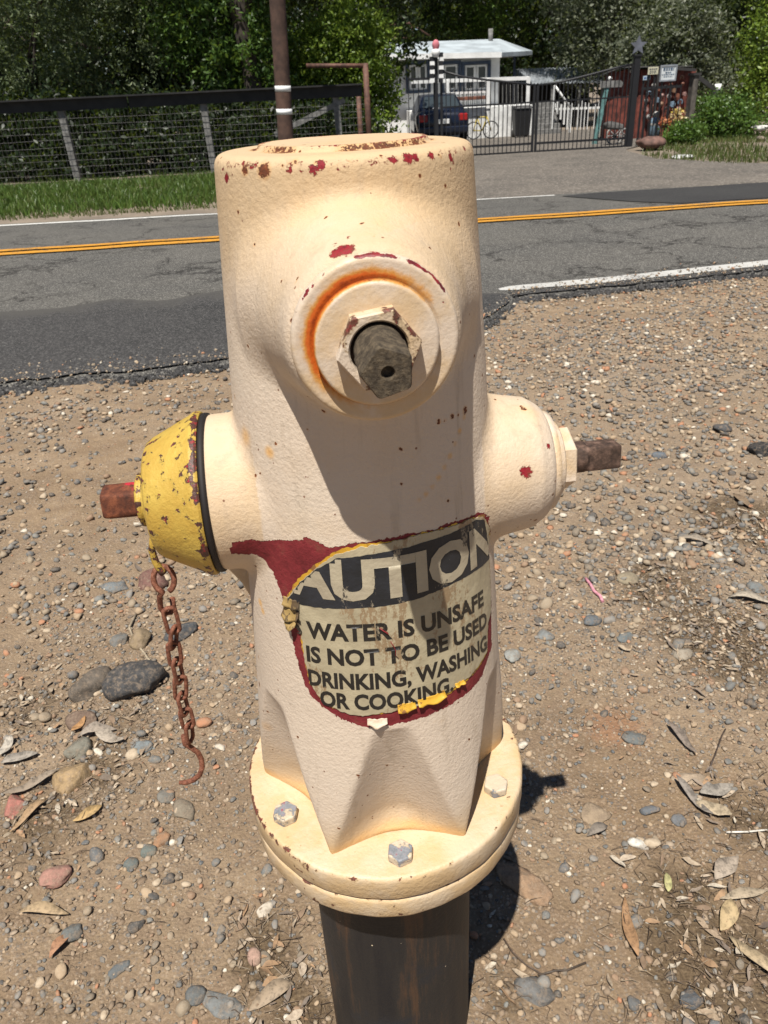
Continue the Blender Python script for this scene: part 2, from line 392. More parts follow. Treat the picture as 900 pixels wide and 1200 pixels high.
# outlines read off the label, in (angle, height) on the barrel
STICK = [(-44.2,.783),(-35.2,.8083),(-26.7,.8255),(-18.3,.839),(-7.7,.8458),(4.2,.8482),(16.8,.8493),(31.2,.8465),(44,.8430),(52,.8385),(57,.820),(59,.8069),(60.5,.7689),(59.3,.7359),(54.5,.7252),(52.1,.6990),(40.1,.6919),(28.7,.6897),(19.2,.6872),(10.,.6863),(-1.7,.6856),(-10.9,.6827),(-20.2,.6849),(-28.2,.6913),(-33.7,.7076),(-35.7,.7296),(-36.2,.7482),(-36.3,.7594),(-40.8,.7673)]
REDP = [(-66,.837),(-53.,.8364),(-34.2,.8465),(-30.8,.8511),(-20,.8450),(-8.6,.8495),(8.6,.8515),(32.6,.8490),(53.5,.8415),(60.2,.8069),(61.8,.7689),(61.5,.742),(60.7,.7244),(58.6,.6937),(45.2,.6759),(26.1,.6721),(8.8,.6711),(-6.6,.6693),(-15.7,.6716),(-25.,.6805),(-35.,.6947),(-39.,.7153),(-41.9,.7442),(-43.,.7616),(-43.5,.7723),(-46.1,.7887),(-50,.8065),(-57.5,.8190),(-66,.827)]
BAND = [(-41.7,.7887),(-35.1,.8082),(-26.4,.825),(-17.7,.8361),(-2.1,.8400),(19.6,.8420),(46.5,.8397),(52.1,.8352),(58.5,.802),(59.9,.7881),(45,.793),(31.,.7951),(10.5,.7929),(-7.,.7917),(-23.,.7893),(-39.1,.7864)]
RB = .115
def plan(P): return np.array([(RB*math.radians(a), z) for a, z in P])
def poly_sd(Q, P):                                           # signed distance to a polygon, inside positive
    n = len(P); best = np.full(len(Q), 1e9); ins = np.zeros(len(Q), bool)
    for i in range(n):
        a, b = P[i], P[(i+1) % n]; ab = b-a; t = np.clip(((Q-a)@ab)/(ab@ab), 0, 1)
        best = np.minimum(best, np.hypot(*(Q-a-t[:, None]*ab).T))
        cr = (a[1] > Q[:, 1]) != (b[1] > Q[:, 1])
        if a[1] != b[1]:
            ins ^= cr & (Q[:, 0] < (b[0]-a[0])*(Q[:, 1]-a[1])/(b[1]-a[1]) + a[0])
    return np.where(ins, best, -best)
CH_RED = [(-.0814,-.0431,1.1018,.0030),(-.0876,-.0456,1.0672,.0018),(-.0824,-.0654,1.0486,.0014),(-.0879,-.0626,1.0109,.0018),(-.0398,0,9,.0028),(-.0254,0,9,.0042),(-.0205,0,9.1,.0042),(-.0104,0,9,.0018),(.0249,0,9.1,.0028),(.0339,0,9.1,.0050),(.0390,0,9.1,.0036),(.0498,0,9.1,.0036),(.0640,0,9,.0036),(.0654,0,8.9,.0022),(.0826,0,9,.0022),
  (-.0190,-.1515,1.0690,.0036),(-.0150,-.1515,1.0703,.0042),(-.0115,-.152,1.071,.0034),(-.0105,-.1398,1.0756,.0016),(-.0193,-.1424,1.0724,.0016),(.1275,-.0580,.8690,.0046),(.1246,-.0580,.8707,.003),(.1504,-.0425,.883,.0022),(-.0497,-.094,.9009,.0013),(.0701,-.0857,.9786,.0014),(.0726,-.0837,1.0481,.0014)]
CH_RUST = [(-.0677,0,9,.0044),(-.0554,0,9,.0062),(-.0368,0,9.2,.0035),(.0499,-.092,.9349,.0019),(.0549,-.0889,.9345,.0013),(.0608,-.0849,.935,.0019),(.0661,-.0808,.9342,.0013),(.0725,-.0751,.9348,.0026),(-.0164,-.1072,.9406,.0012),(-.0461,-.0945,.9382,.0012),(.1362,-.0155,.9070,.0022),(.135,-.0121,.908,.0015),(-.1180,-.0288,.6533,.0026),(-.1139,-.0336,.6904,.0016),(.0056,-.1009,1.0961,.0013),(-.0468,-.0864,1.0905,.0013),(-.0439,-.1458,1.0534,.0011),(-.0997,-.029,.9448,.0015),(.005,-.1427,1.0755,.0012),(.0302,-.1087,1.0809,.0012)]
_rr = random.Random(5)
CH_RED += [(_rr.uniform(-.088, .088), 0, 9+_rr.uniform(-.25, .25), _rr.uniform(.0010, .0026)) for _ in range(34)]
CH_RUST += [(_rr.uniform(-.088, .088), 0, 9+_rr.uniform(-.3, .3), _rr.uniform(.0008, .0022)) for _ in range(22)]
CH_RUST += [(x_, y_, z_, _rr.uniform(.0006, .0013)) for x_, y_, z_ in BV[[_rr.randrange(len(BV)) for _ in range(150)]]]
def chip_field(V, L, soft=1.6):
    f = np.zeros(len(V))
    for (x, y, z, r) in L:
        if z > 8: y = -math.sqrt(max(.0910**2-x*x, 0)); z = 1.1068 + (z-9)*.03; r = r*.66
        d = np.sqrt((V[:, 0]-x)**2 + (V[:, 1]-y)**2 + (V[:, 2]-z)**2)
        f = np.maximum(f, np.clip(1-.5*d/(r), 0, 1))
    return f
rho = np.hypot(BV[:, 0], BV[:, 1]); thd = np.degrees(np.arctan2(BV[:, 0], -BV[:, 1]))
chip = chip_field(BV, CH_RED)
rimb = np.exp(-((rho-.089)/.004)**2-((BV[:, 2]-1.1085)/.0045)**2)
chip = np.maximum(chip, rimb*(.44+.44*fbm(thd*.11, thd*0+3, 3, 5)))
chip = np.maximum(chip, np.exp(-((rho-.058)/.003)**2)*(BV[:, 2] > 1.112)*(.50+.4*fbm(thd*.09, thd*0+8, 3, 9)))
rustf = chip_field(BV, CH_RUST)
rustf = np.maximum(rustf, np.exp(-((rho-.062)/.006)**2)*(BV[:, 2] > 1.1085)*(.40+.45*fbm(thd*.07, thd*0+1, 3, 21)))
stain = .62*np.exp(-((BV[:, 2]-.505)/.016)**2)*(rho < .139)
stain = np.maximum(stain, .32*np.exp(-np.clip(BV[:, 2]-1.06, 0, 9)*0)*(BV[:, 2] > 1.075)*np.exp(-((thd-0)/60)**2))
for (x, y, z, r, a) in [(-.0953,-.0478,.9185,.010,.75),(-.0758,-.0734,.915,.006,1.05),(-.1026,-.0504,.7638,.005,1.0),(-.1011,-.054,.7571,.004,1.0),(-.12,-.06,.83,.03,.35),(.14,-.02,.91,.02,.45),(.07,-.09,.955,.02,.3),(-.04,-.105,.925,.03,.3),(-.118,-.03,.60,.012,.5),(0,-.115,.975,.03,.4),(-.118,-.045,.86,.02,.35)]:
    stain = np.maximum(stain, a*np.exp(-((BV[:, 0]-x)**2+(BV[:, 1]-y)**2+(BV[:, 2]-z)**2)/r**2))
for k in range(9):                                           # brown print left by the cap chain across the belly
    a = k/8; p = surf(17+26*a, .878+.052*a**1.4)
    for q, e in ((p, .0032),):
        dd = np.sqrt(((BV-q)**2).sum(1)); stain = np.maximum(stain, (.86 if k % 2 else .7)*np.exp(-(dd/e)**2))
peel = poly_sd(np.stack([RB*np.radians(thd), BV[:, 2]], 1), plan(REDP))
peel = np.where(rho < .135, peel, -.05)
tan = np.clip(np.interp(BV[:, 2], [.50, .54, .60, .78, .86, .95, 1.03, 1.09], [.85, .45, .08, .05, .30, .22, .45, .85]) + .35*np.exp(-((np.hypot(BV[:, 1], BV[:, 2]-.849)-.07)/.012)**2)*(np.abs(BV[:, 0]) > .09), 0, 1)
for nme, arr in (('tan', tan), ('chip', chip), ('rust', rustf), ('stain', stain), ('peel', peel)): put_attr(BODY, nme, arr)
body = link_mesh('body', BODY, M['paint'], hyd)

def wear(o, fn):
    n = len(o.data.vertices); co = np.zeros(n*3, np.float32); o.data.vertices.foreach_get('co', co); put_attr(o.data, 'wear', fn(co.reshape(-1, 3)))
zero = lambda V: np.zeros(len(V))
# flanges (upper belongs to the barrel, lower to the riser)
b = MB().lathe([(.080,.4985),(.118,.5045),(.140,.5045),(.1445,.5045),(.1465,.5044),(.1482,.5036),(.1492,.5022),(.1498,.5005),(.1500,.4985),(.1500,.495),(.1500,.4775),(.1485,.4745),(.1440,.4735),(.1440,.4728),(.07,.4728)], 128)
fl = b.build('flange', M['flange'], hyd, False); wear(fl, lambda V: .30*np.exp(-((np.hypot(V[:,0],V[:,1])-.1495)/.0035)**2-((V[:,2]-.5022)/.005)**2)*np.interp(np.degrees(np.arctan2(V[:,0], -V[:,1])), [-180,-100,-60,-30,0,60,180], [.6,1,.85,.6,.3,.2,.5]))
b = MB().lathe([(.07,.4726),(.1425,.4726),(.1450,.4718),(.1482,.4700),(.1490,.4670),(.1488,.4480),(.1470,.4440),(.1400,.4428),(.101,.4425),(.0965,.438)], 128)
f2 = b.build('lower_flange', M['flange'], hyd, False); wear(f2, lambda V: .16*np.exp(-((V[:,2]-.446)/.006)**2)*np.interp(np.degrees(np.arctan2(V[:,0], -V[:,1])), [-180,-80,-40,0,60,180], [.5,1,1,.5,.3,.5]) + .2*np.exp(-((V[:,2]-.4715)/.0015)**2))
# subtle unevenness of the castings
for o in (fl, f2):
    for v in o.data.vertices:
        a = math.atan2(v.co.y, v.co.x); k = 1+.004*math.sin(3*a+1)+.0025*math.sin(11*a)+.0015*math.sin(29*a+v.co.z*90); v.co.x *= k; v.co.y *= k
b = MB().lathe([(.0945,-.05),(.0945,.20),(.0945,.44)], 96)
MBp = b.build('riser_pipe', M['pipe'], hyd, False)
for k in range(6):
    a = R(60*k); bx, by = .1262*math.sin(a), -.1262*math.cos(a)
    tw = random.uniform(0, 1)
    hexp = [(bx+.0132*math.cos(tw+i*math.pi/3), by+.0132*math.sin(tw+i*math.pi/3)) for i in range(6)]
    h = MB().prism(hexp, 'z', .5040, .5140).build('bolt', M['bolt'], hyd, False, bevel=.0016); wear(h, zero)
    h2 = MB().prism([(bx+.0128*math.cos(tw+.6+i*math.pi/3), by+.0128*math.sin(tw+.6+i*math.pi/3)) for i in range(6)], 'z', .4310, .4427).build('bolt_nut', M['bolt'], hyd, False, bevel=.001); wear(h2, zero)

def frame_along(axis, n):                                    # helpers for the stem fittings: radius/axial -> local xyz
    pass
FZ, SZ = 1.019, .849
def ringmesh(prof, n=160):                                   # turned about the front axis, densely sampled so that stains can follow it
    P = [prof[0]]
    for q in prof[1:]:
        L = math.hypot(q[0]-P[-1][0], q[1]-P[-1][1]); m = max(1, int(L/.0012)); p0 = P[-1]
        for i in range(1, m+1): P.append((p0[0]+(q[0]-p0[0])*i/m, p0[1]+(q[1]-p0[1])*i/m))
    b = MB(); b.lathe(P, n, 'y', (0, 0, FZ)); return b
o = ringmesh([(.030,-.150),(.0460,-.150),(.0490,-.1535),(.0500,-.157),(.0500,-.1610),(.0488,-.1632),(.0472,-.1640),(.0385,-.1640),(.0375,-.1632),(.030,-.1632)]).build('bonnet_ring', M['ring'], hyd, False)
V = np.array([v.co for v in o.data.vertices]); an = np.degrees(np.arctan2(V[:, 0], V[:, 2]-FZ)); rr = np.hypot(V[:, 0], V[:, 2]-FZ)
cres = np.interp(an, [-180,-150,-120,-90,-40,0,30,50,70,180], [.15,.35,.75,1,1.05,.95,.6,.4,.05,.1])
put_attr(o.data, 'stain', np.maximum(1.0*cres*np.exp(-((rr-.0385)/.0045)**2), .25*(V[:, 1] > -.155)))
put_attr(o.data, 'chip', np.exp(-((rr-.0490)/.0016)**2)*np.interp(an, [-180,-120,-100,-55,-50,-15,-8,15,20,28,40,55,62,75,90,180], [.3,.35,.3,.42,.6,.2,.72,.62,.3,.78,.5,.72,.3,.4,.2,.3]) + .55*np.exp(-((an-62)/4)**2-((rr-.045)/.002)**2))
o = ringmesh([(.020,-.1630),(.0350,-.1630),(.0366,-.1655),(.0368,-.1690),(.0355,-.1706),(.0250,-.1712),(.018,-.1712)]).build('packing_plate', M['ring'], hyd, False)
V = np.array([v.co for v in o.data.vertices]); an = np.degrees(np.arctan2(V[:, 0], V[:, 2]-FZ)); rr = np.hypot(V[:, 0], V[:, 2]-FZ)
put_attr(o.data, 'stain', 1.0*np.exp(-((rr-.0372)/.0012)**2)*np.interp(an, [-180,-130,-30,40,70,180], [.2,.9,.8,.6,.1,.1])); put_attr(o.data, 'chip', .45*np.exp(-((rr-.0364)/.001)**2)*np.interp(an, [-180,-90,-60,0,30,180], [.6,.6,1,1,1,.4]))
# hexagonal packing nut with a dark bore, five-sided operating stem
def ngon(r, n, rot): return [(r*math.cos(rot+2*math.pi*i/n), r*math.sin(rot+2*math.pi*i/n)) for i in range(n)]
def packing_nut(axis, sgn, base, top, r, rot, c, mat, bore):
    def mk(p, h): return (p[0]+c[0], sgn*h, p[1]+c[1]) if axis == 'y' else (sgn*h, p[0]+c[0], p[1]+c[1])
    b = MB(); N = 48
    outer = [(lambda a: (math.cos(math.pi/6)/math.cos(((a-rot) % (math.pi/3))-math.pi/6)*r*math.cos(a), math.cos(math.pi/6)/math.cos(((a-rot) % (math.pi/3))-math.pi/6)*r*math.sin(a)))(2*math.pi*i/N+rot) for i in range(N)]
    circ = lambda q: [(q*math.cos(2*math.pi*i/N+rot), q*math.sin(2*math.pi*i/N+rot)) for i in range(N)]
    loops = [[mk(p, base) for p in outer], [mk(p, top-.0012) for p in outer], [mk((p[0]*.96, p[1]*.96), top) for p in outer], [mk(p, top) for p in circ(bore+.001)], [mk(p, top-.0012) for p in circ(bore)], [mk(p, base-.004) for p in circ(bore)]]
    vs = [p for L in loops for p in L]; fs = [(i*N+k, i*N+(k+1) % N, (i+1)*N+(k+1) % N, (i+1)*N+k) for i in range(len(loops)-1) for k in range(N)]
    return b.add(vs, fs).build('packing_nut', mat, hyd, False)
nt = packing_nut('y', -1, .1705, .1815, .0250, R(8), (0, FZ), M['cream'], .0168); wear(nt, lambda V: .15*(np.hypot(V[:, 0], V[:, 2]-FZ) > .0195)*(V[:, 1] < -.1800) + .05)
b = MB().lathe([(.0180,-.1735),(.0112,-.1740)], 40, 'y', (0, 0, FZ)); b.build('bore_shade_ring', M['stem_rust'], hyd, False)  # dark rusty ring imitates the shade in the bore round the stem
def stem(axis, sgn, a0, a1, a2, r0, r1, n, rot, c, mat, dimple=True, name='operating_stem'):
    def mk(p, h): return (p[0]+c[0], sgn*h, p[1]+c[1]) if axis == 'y' else (sgn*h, p[0]+c[0], p[1]+c[1])
    N = 60
    circ = lambda q: [(q*math.cos(2*math.pi*i/N+rot), q*math.sin(2*math.pi*i/N+rot)) for i in range(N)]
    def pg(q):
        out = []
        for i in range(N):
            a = 2*math.pi*i/N; m = math.pi/n; k = math.cos(m)/math.cos((a % (2*m))-m); k = min(k, .955); out.append((q*k*math.cos(a+rot), q*k*math.sin(a+rot)))
        return out
    L = [(circ(r0), a0), (circ(r0), a1-.003), (pg(r0*1.12), a1), (pg(r1), a2-.0018), (pg(r1*.93), a2)]
    if dimple: L += [(circ(.0040), a2), (circ(.0038), a2-.0008), (circ(.0028), a2-.0050), (circ(.0002), a2-.0058)]
    else: L += [(circ(.0002), a2+.0004)]
    vs = [mk(p, h) for P, h in L for p in P]; fs = [(i*N+k, i*N+(k+1) % N, (i+1)*N+(k+1) % N, (i+1)*N+k) for i in range(len(L)-1) for k in range(N)]
    return autosmooth(MB().add(vs, fs).build(name, mat, hyd, False), 28)
stem('y', -1, .168, .194, .2200, .0146, .0158, 5, R(250), (0, FZ), M['stem'])
# right-hand valve
b = MB().lathe([(.02,.155),(.0440,.1560),(.0450,.1590),(.0442,.1635),(.0375,.1650),(.0365,.1660),(.0360,.1690),(.0345,.1705),(.02,.1708)], 72, 'x', (0, 0, SZ)); o = b.build('bonnet_ring', M['cream'], hyd, False); wear(o, zero)
o = packing_nut('x', 1, .170, .1835, .0285, R(20), (0, SZ), M['cream'], .0178); wear(o, zero)
stem('x', 1, .168, .2000, .2290, .0142, .0156, 4, R(38), (0, SZ), M['stem_rust'], False)
# yellow cap on the left-hand outlet
b = MB().lathe([(.052,-.1290),(.0688,-.1295),(.0693,-.1320),(.0688,-.1345),(.052,-.1350)], 96, 'x', (0, 0, SZ)); b.build('gasket', M['rubber'], hyd, False)
cp = [(.060,-.1348),(.0755,-.1350),(.0768,-.1368),(.0765,-.1410),(.0735,-.1455),(.0565,-.1775),(.0530,-.1818),(.0490,-.1838),(.0330,-.1842),(.024,-.1842)]
cp = [(r_*.925, a_) for r_, a_ in cp]
o = MB().lathe(sum([[(cp[i][0]+(cp[i+1][0]-cp[i][0])*k/6, cp[i][1]+(cp[i+1][1]-cp[i][1])*k/6) for k in range(6)] for i in range(len(cp)-1)], [])+[cp[-1]], 128, 'x', (0, 0, SZ)).build('outlet_cap', M['yellow'], hyd, False); wear(o, lambda V: .16*np.exp(-((V[:, 0]+.138)/.0035)**2) + .05*np.exp(-((V[:, 0]+.180)/.003)**2) + .30*np.exp(-((V[:,2]-.795)**2+(V[:,1]+.045)**2+(V[:,0]+.148)**2)/.008**2) - .02)
cap = o
o = MB().lathe([(.010,-.1838),(.0265,-.1840),(.0275,-.1856),(.0270,-.1885),(.0220,-.1905),(.0235,-.1915),(.0230,-.1945),(.0200,-.1960),(.012,-.1962)], 64, 'x', (0, 0, SZ)).build('cap_boss', M['yellow'], cap, False); wear(o, lambda V: np.full(len(V), .06))
sb = stem('x', -1, .190, .1985, .2255, .0150, .0166, 5, R(60), (0, SZ), M['nut_red'], False, 'cap_nut'); sb.parent = cap
# lug with an eye under the left-hand outlet
lug = MB(); prof = [(-.155,.815),(-.137,.770),(-.128,.752),(-.118,.735),(-.108,.722),(-.100,.72),(-.100,.79),(-.118,.80)]
pl = [(-.1345,.7850),(-.1370,.7780),(-.1355,.7690),(-.1300,.7600),(-.1230,.7480),(-.1180,.7330),(-.1080,.7250),(-.1000,.735),(-.1000,.800),(-.1220,.800)]
lug.prism(pl, 'y', .004, .024)
o = lug.build('chain_lug', M['cream'], hyd, False, bevel=.004, seg=3); wear(o, zero)
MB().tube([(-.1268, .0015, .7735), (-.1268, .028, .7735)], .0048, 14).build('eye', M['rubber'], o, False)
# ------------------------------------------------------------------ warning label on the barrel
def to_local(p):
    c, s = math.cos(HYD_RZ), math.sin(HYD_RZ); return np.array([p[0]*c+p[1]*s, -p[0]*s+p[1]*c, p[2]])
def sticker_mat(name, col, col2, worn=None, amt=.6, rough=.32):
    t = NT(name); c = t.mix(t.step(t.noise(26, 5, .65), .35, .7), col, col2)
    cr = t.voro(130, feature='DISTANCE_TO_EDGE')
    if worn:
        k = t.step(t.math('ADD', t.noise(42, 6, .75, t.stretch((1, 1, .35))), t.math('MULTIPLY', t.noise(400, 3), .15)), amt, amt+.05); c = t.mix(k, c, worn)
    return t.p(col=c, rough=rough, nrm=t.bump(t.math('ADD', t.math('MULTIPLY', t.noise(90, 4, .6), .5), t.noise(28, 4, .6, dist=.6)), .35, .004), spec=.45)
M['label'] = sticker_mat('label_film', (.43, .37, .245), (.34, .29, .19), (.27, .19, .11), .62)
M['band'] = sticker_mat('label_black_band', (.014, .015, .017), (.022, .024, .03), (.24, .20, .14), .675, .55)
M['ink'] = sticker_mat('label_ink', (.014, .013, .012), (.02, .018, .016), (.30, .25, .17), .685, .4)
M['band_letter'] = sticker_mat('label_band_lettering', (.41, .355, .25), (.33, .28, .20), (.05, .045, .04), .68)
M['label_yellow'] = sticker_mat('label_yellow_layer', (.60, .35, .035), (.46, .24, .02), (.22, .10, .03), .58, .5)
M['label_torn'] = sticker_mat('torn_label_edge', (.035, .025, .015), (.13, .08, .035), (.30, .20, .07), .60, .7)
def on_barrel(name, faces2d, off, mat, parent, clip=None, cell=.004, arch=0.0, skirt=0.0):
    """2-D faces in (arc length, height) cut into cells, wrapped on the barrel at a height off above it"""
    bm = bmesh.new()
    for P in faces2d:
        vs = [bm.verts.new((float(p[0]), 0, float(p[1]))) for p in P]
        try: bm.faces.new(vs)
        except ValueError: pass
    return wrap_bm(name, bm, off, mat, parent, clip, cell, arch, skirt)
def wrap_bm(name, bm, off, mat, parent, clip=None, cell=.004, arch=0.0, skirt=0.0):
    xs = [v.co.x for v in bm.verts]; zs = [v.co.z for v in bm.verts]
    for ax, lo, hi in ((0, min(xs), max(xs)), (2, min(zs), max(zs))):
        n = int((hi-lo)/cell)
        for i in range(1, n+1):
            co = [0, 0, 0]; no = [0, 0, 0]; co[ax] = lo+i*(hi-lo)/(n+1); no[ax] = 1
            bmesh.ops.bisect_plane(bm, geom=bm.verts[:]+bm.edges[:]+bm.faces[:], plane_co=co, plane_no=no, dist=1e-6)
    bmesh.ops.triangulate(bm, faces=[f for f in bm.faces if len(f.verts) > 4])
    if clip is not None and bm.faces:
        ctr = np.array([f.calc_center_median() for f in bm.faces])[:, [0, 2]]
        kill = poly_sd(ctr, clip) < .0004
        bmesh.ops.delete(bm, geom=[f for f, k in zip(bm.faces[:], kill) if k], context='FACES')
    if skirt:
        r = bmesh.ops.extrude_edge_only(bm, edges=[e for e in bm.edges if e.is_boundary])
        for v in r['geom']:
            if isinstance(v, bmesh.types.BMVert): v.co.y = -skirt
    co = np.array([v.co for v in bm.verts])
    P = surf(np.degrees(co[:, 0]/RB), co[:, 2]-arch*(np.degrees(co[:, 0]/RB)/30)**2, 0.0)
    nr = P*np.array([1, 1, 0]); nr /= np.linalg.norm(nr, axis=1)[:, None]
    P = P + nr*(off+co[:, 1])[:, None]
    for v, p in zip(bm.verts, P): v.co = p
    bmesh.ops.recalc_face_normals(bm, faces=bm.faces)
    fs = [f for f in bm.faces if abs(f.normal.z) < .8]
    if sum(f.normal.dot(Vector((f.calc_center_median().x, f.calc_center_median().y, 0))) for f in fs) < 0: bmesh.ops.reverse_faces(bm, faces=bm.faces)
    me = bpy.data.meshes.new(name); bm.to_mesh(me); bm.free()
    return link_mesh(name, me, mat, parent)
def ragged(P, step, amp, seed):
    out = []; n = len(P)
    for i in range(n):
        a, b = P[i], P[(i+1) % n]; L = np.hypot(*(b-a)); m = max(1, int(L/step)); nrm = np.array([b[1]-a[1], a[0]-b[0]])/max(L, 1e-9)
        for k in range(m):
            p = a+(b-a)*k/m; out.append(p+nrm*amp*float(fbm(np.array([p[0]*260.]), np.array([p[1]*260.]), 3, seed)[0]))
    return np.array(out)
SP = plan(STICK); SPR = ragged(SP, .0016, .0016, 3)
lab = on_barrel('warning_label', [SPR], .0011, M['label'], hyd, cell=.0035, skirt=.0009); lab['label'] = 'peeling warning label with black lettering'
# yellow layer of the label showing along its torn edge
grow = []
cen = SP.mean(0)
for i, p in enumerate(SP):
    a = math.degrees(p[0]/RB); w = .0006
    if p[1] > .80 and a < -5: w = .0030
    elif a > 15 and p[1] < .72: w = .0034
    elif a < -25: w = .0016
    grow.append(p+(p-cen)/np.hypot(*(p-cen))*w)
on_barrel('yellow_layer', [ragged(np.array(grow), .0016, .0020, 14)], .0004, M['label_yellow'], lab, cell=.0035)
BP = plan(BAND)
on_barrel('black_band', [ragged(BP, .002, .0008, 6)], .00125, M['band'], lab, clip=SP, cell=.003)
def text_bm(s, bold):
    cu = bpy.data.curves.new('t', 'FONT'); cu.body = s; cu.size = 1.0; cu.offset = bold; cu.resolution_u = 3; cu.fill_mode = 'FRONT' if hasattr(cu, 'fill_mode') else cu.fill_mode
    ob = bpy.data.objects.new('t', cu); COL.objects.link(ob); bpy.context.view_layer.update()
    me = bpy.data.meshes.new_from_object(ob.evaluated_get(bpy.context.evaluated_depsgraph_get()))
    bm = bmesh.new(); bm.from_mesh(me); bpy.data.objects.remove(ob); bpy.data.curves.remove(cu); bpy.data.meshes.remove(me)
    return bm
def text_line(s, a0, a1, z0, z1, off, mat, name, bold=.012, arch=.0030, clip=SP, cap=None):
    bm = text_bm(s, bold); xs = [v.co.x for v in bm.verts]; x0, x1 = min(xs), max(xs)
    ref = text_bm('H', bold); ys = [v.co.y for v in ref.verts]; y0, y1 = min(ys), max(ys); ref.free()
    s0, s1 = RB*R(a0), RB*R(a1)
    for v in bm.verts: v.co = ((v.co.x-x0)/(x1-x0)*(s1-s0)+s0, 0, (v.co.y-y0)/(y1-y0)*(z1-z0)+z0)
    return wrap_bm(name, bm, off, mat, lab, clip, .0045, arch)
text_line('AUTION', -40.5, 60.5, .7985, .8355, .0016, M['band_letter'], 'lettering', .045, .0010, ragged(BP, .002, .0008, 6))
text_line('S WATER IS UNSAFE', -40.5, 50.8, .7600, .7765, .0014, M['ink'], 'lettering', .036)
text_line('IS NOT TO BE USED', -34.5, 53.0, .7355, .7520, .0014, M['ink'], 'lettering', .036)
text_line('DRINKING, WASHING', -34.5, 52.0, .7110, .7275, .0014, M['ink'], 'lettering', .036)
text_line('OR COOKING.', -29.6, 28.0, .6893, .7060, .0014, M['ink'], 'lettering', .036, .0014)
# curled scraps along the lower and left edge
def scrap(a0, a1, z0, z1, curl, mat, name, seed):
    nu, nv = 9, 7; vs = []; r_ = random.Random(seed); base = [(r_.uniform(-.0012, .0012), r_.uniform(-.0012, .0012)) for _ in range(nu)]
    for j in range(nv):
        t = j/(nv-1)
        for i in range(nu):
            u = i/(nu-1); p = surf(a0+(a1-a0)*u, z0+(z1-z0)*t*(.45+.55*math.sin(math.pi*min(max(u*.8+.12, 0), 1)))+base[i][j == 0]*(.55 if j in (0, nv-1) else .15), .0016+curl*(t**2)*(.4+.6*abs(math.sin(u*3.1+seed)))+.0006*math.sin(i*1.3+seed))
            vs.append(p)
    fs = [(j*nu+i, j*nu+i+1, (j+1)*nu+i+1, (j+1)*nu+i) for j in range(nv-1) for i in range(nu-1)]
    o = MB().add(vs, fs, True).build(name, mat, lab, False); sd = o.modifiers.new('s', 'SOLIDIFY'); sd.thickness = .00035; return o
scrap(2.5, 10.0, .6925, .6845, .0040, M['label_yellow'], 'curled_scrap', 1)
scrap(11.0, 23.5, .6930, .6855, .0042, M['label_yellow'], 'curled_scrap', 2)
scrap(29, 34, .6935, .6895, .0026, M['label_yellow'], 'curled_scrap', 5)
scrap(-10.0, -2.0, .6795, .6725, .0040, M['cream'], 'curled_scrap', 3)
wear(bpy.data.objects['curled_scrap.003'], zero)
scrap(-45.0, -36.5, .7800, .7690, .0045, M['label_torn'], 'curled_scrap', 4)
scrap(-43.5, -38.0, .7725, .7620, .0065, M['label_torn'], 'curled_scrap', 6)
scrap(-44.0, -36, .7900, .7810, .0030, M['label_torn'], 'curled_scrap', 8)
def streak(pts, mat, w):                                     # thin rust runs down the label
    b = MB(); P = surf([p[0] for p in pts], [p[1] for p in pts], .0019)
    b.tube(P, [w*k for k in np.interp(np.arange(len(P)), [0, len(P)//2, len(P)-1], [.6, 1, .3])], 6, squash=.4); return b.build('red_scratch', mat, lab, False)
M['red_paint'] = plain('red_undercoat', (.22, .02, .022), .6)
streak([(-2.5,.7720),(-1.0,.7690),(0.5,.7665),(1.0,.7640)], M['red_paint'], .0011)
streak([(1.5,.758),(2.5,.753),(3.2,.749),(3.0,.744),(4.2,.7405)], M['red_paint'], .0010)

# ------------------------------------------------------------------ chain hanging from the cap
chain = empty('cap_chain', (0, 0, 0)); chain.parent = hyd
def cpt(px, py, Y=-.034): return Vector(to_local(at(px, py, Y)))
MB().tube([cpt(184, 612), cpt(180, 627), cpt(178, 645), cpt(182, 658), cpt(188, 668), cpt(192, 672)], [.0030, .0032, .0031, .0032, .0034, .0036], 10).build('eyelet', M['yellow'], chain, False)
wear(bpy.data.objects['eyelet'], lambda V: np.full(len(V), .07))
c0 = cpt(192, 679); rr_ = 13.0*per_px(at(192, 679, -.034))
loop = [c0+Vector((rr_*.9*math.cos(a), .003*math.sin(a), rr_*1.2*math.sin(a))) for a in np.linspace(R(-70), R(250), 26)]
tail = [cpt(187, 699), cpt(188, 712, -.033), cpt(193, 719, -.031), cpt(200, 718, -.029), cpt(203, 710, -.028), cpt(202, 701, -.028)]
b = MB(); b.tube(loop+tail, .0026, 10); b.build('figure_eight_link', M['chain'], chain, False)
path_px = [(198,716),(204,738),(203,756),(206,776),(211,796),(212,816),(217,834),(221,850),(223,866)]
pts = [cpt(x, y) for x, y in path_px]
for i in range(len(pts)-1):
    a, c = pts[i], pts[i+1]; t = (c-a).normalized(); L = (c-a).length
    side = Vector((1, .25, 0)) if i % 2 == 0 else Vector((.45, 1, 0))
    side = (side - t*side.dot(t)).normalized(); mid = (a+c)/2; hl, hw = L/2+.0032, .0064
    ring = []
    for k in range(28):
        an = 2*math.pi*k/28; cx, sx = math.cos(an), math.sin(an)
        ring.append(mid + t*(hl-hw)*(1 if cx > .02 else -1 if cx < -.02 else 0) + t*hw*cx + side*hw*sx*(1-.15*abs(sx)*(abs(cx) < .5)))
    MB().tube(ring, .0021, 8, closed=True).build('chain_link', M['chain'], chain, False)
hk = [(215,862),(217,872),(224,876),(232,882),(236,890),(237,899),(234,908),(227,914),(218,917),(210,917)]
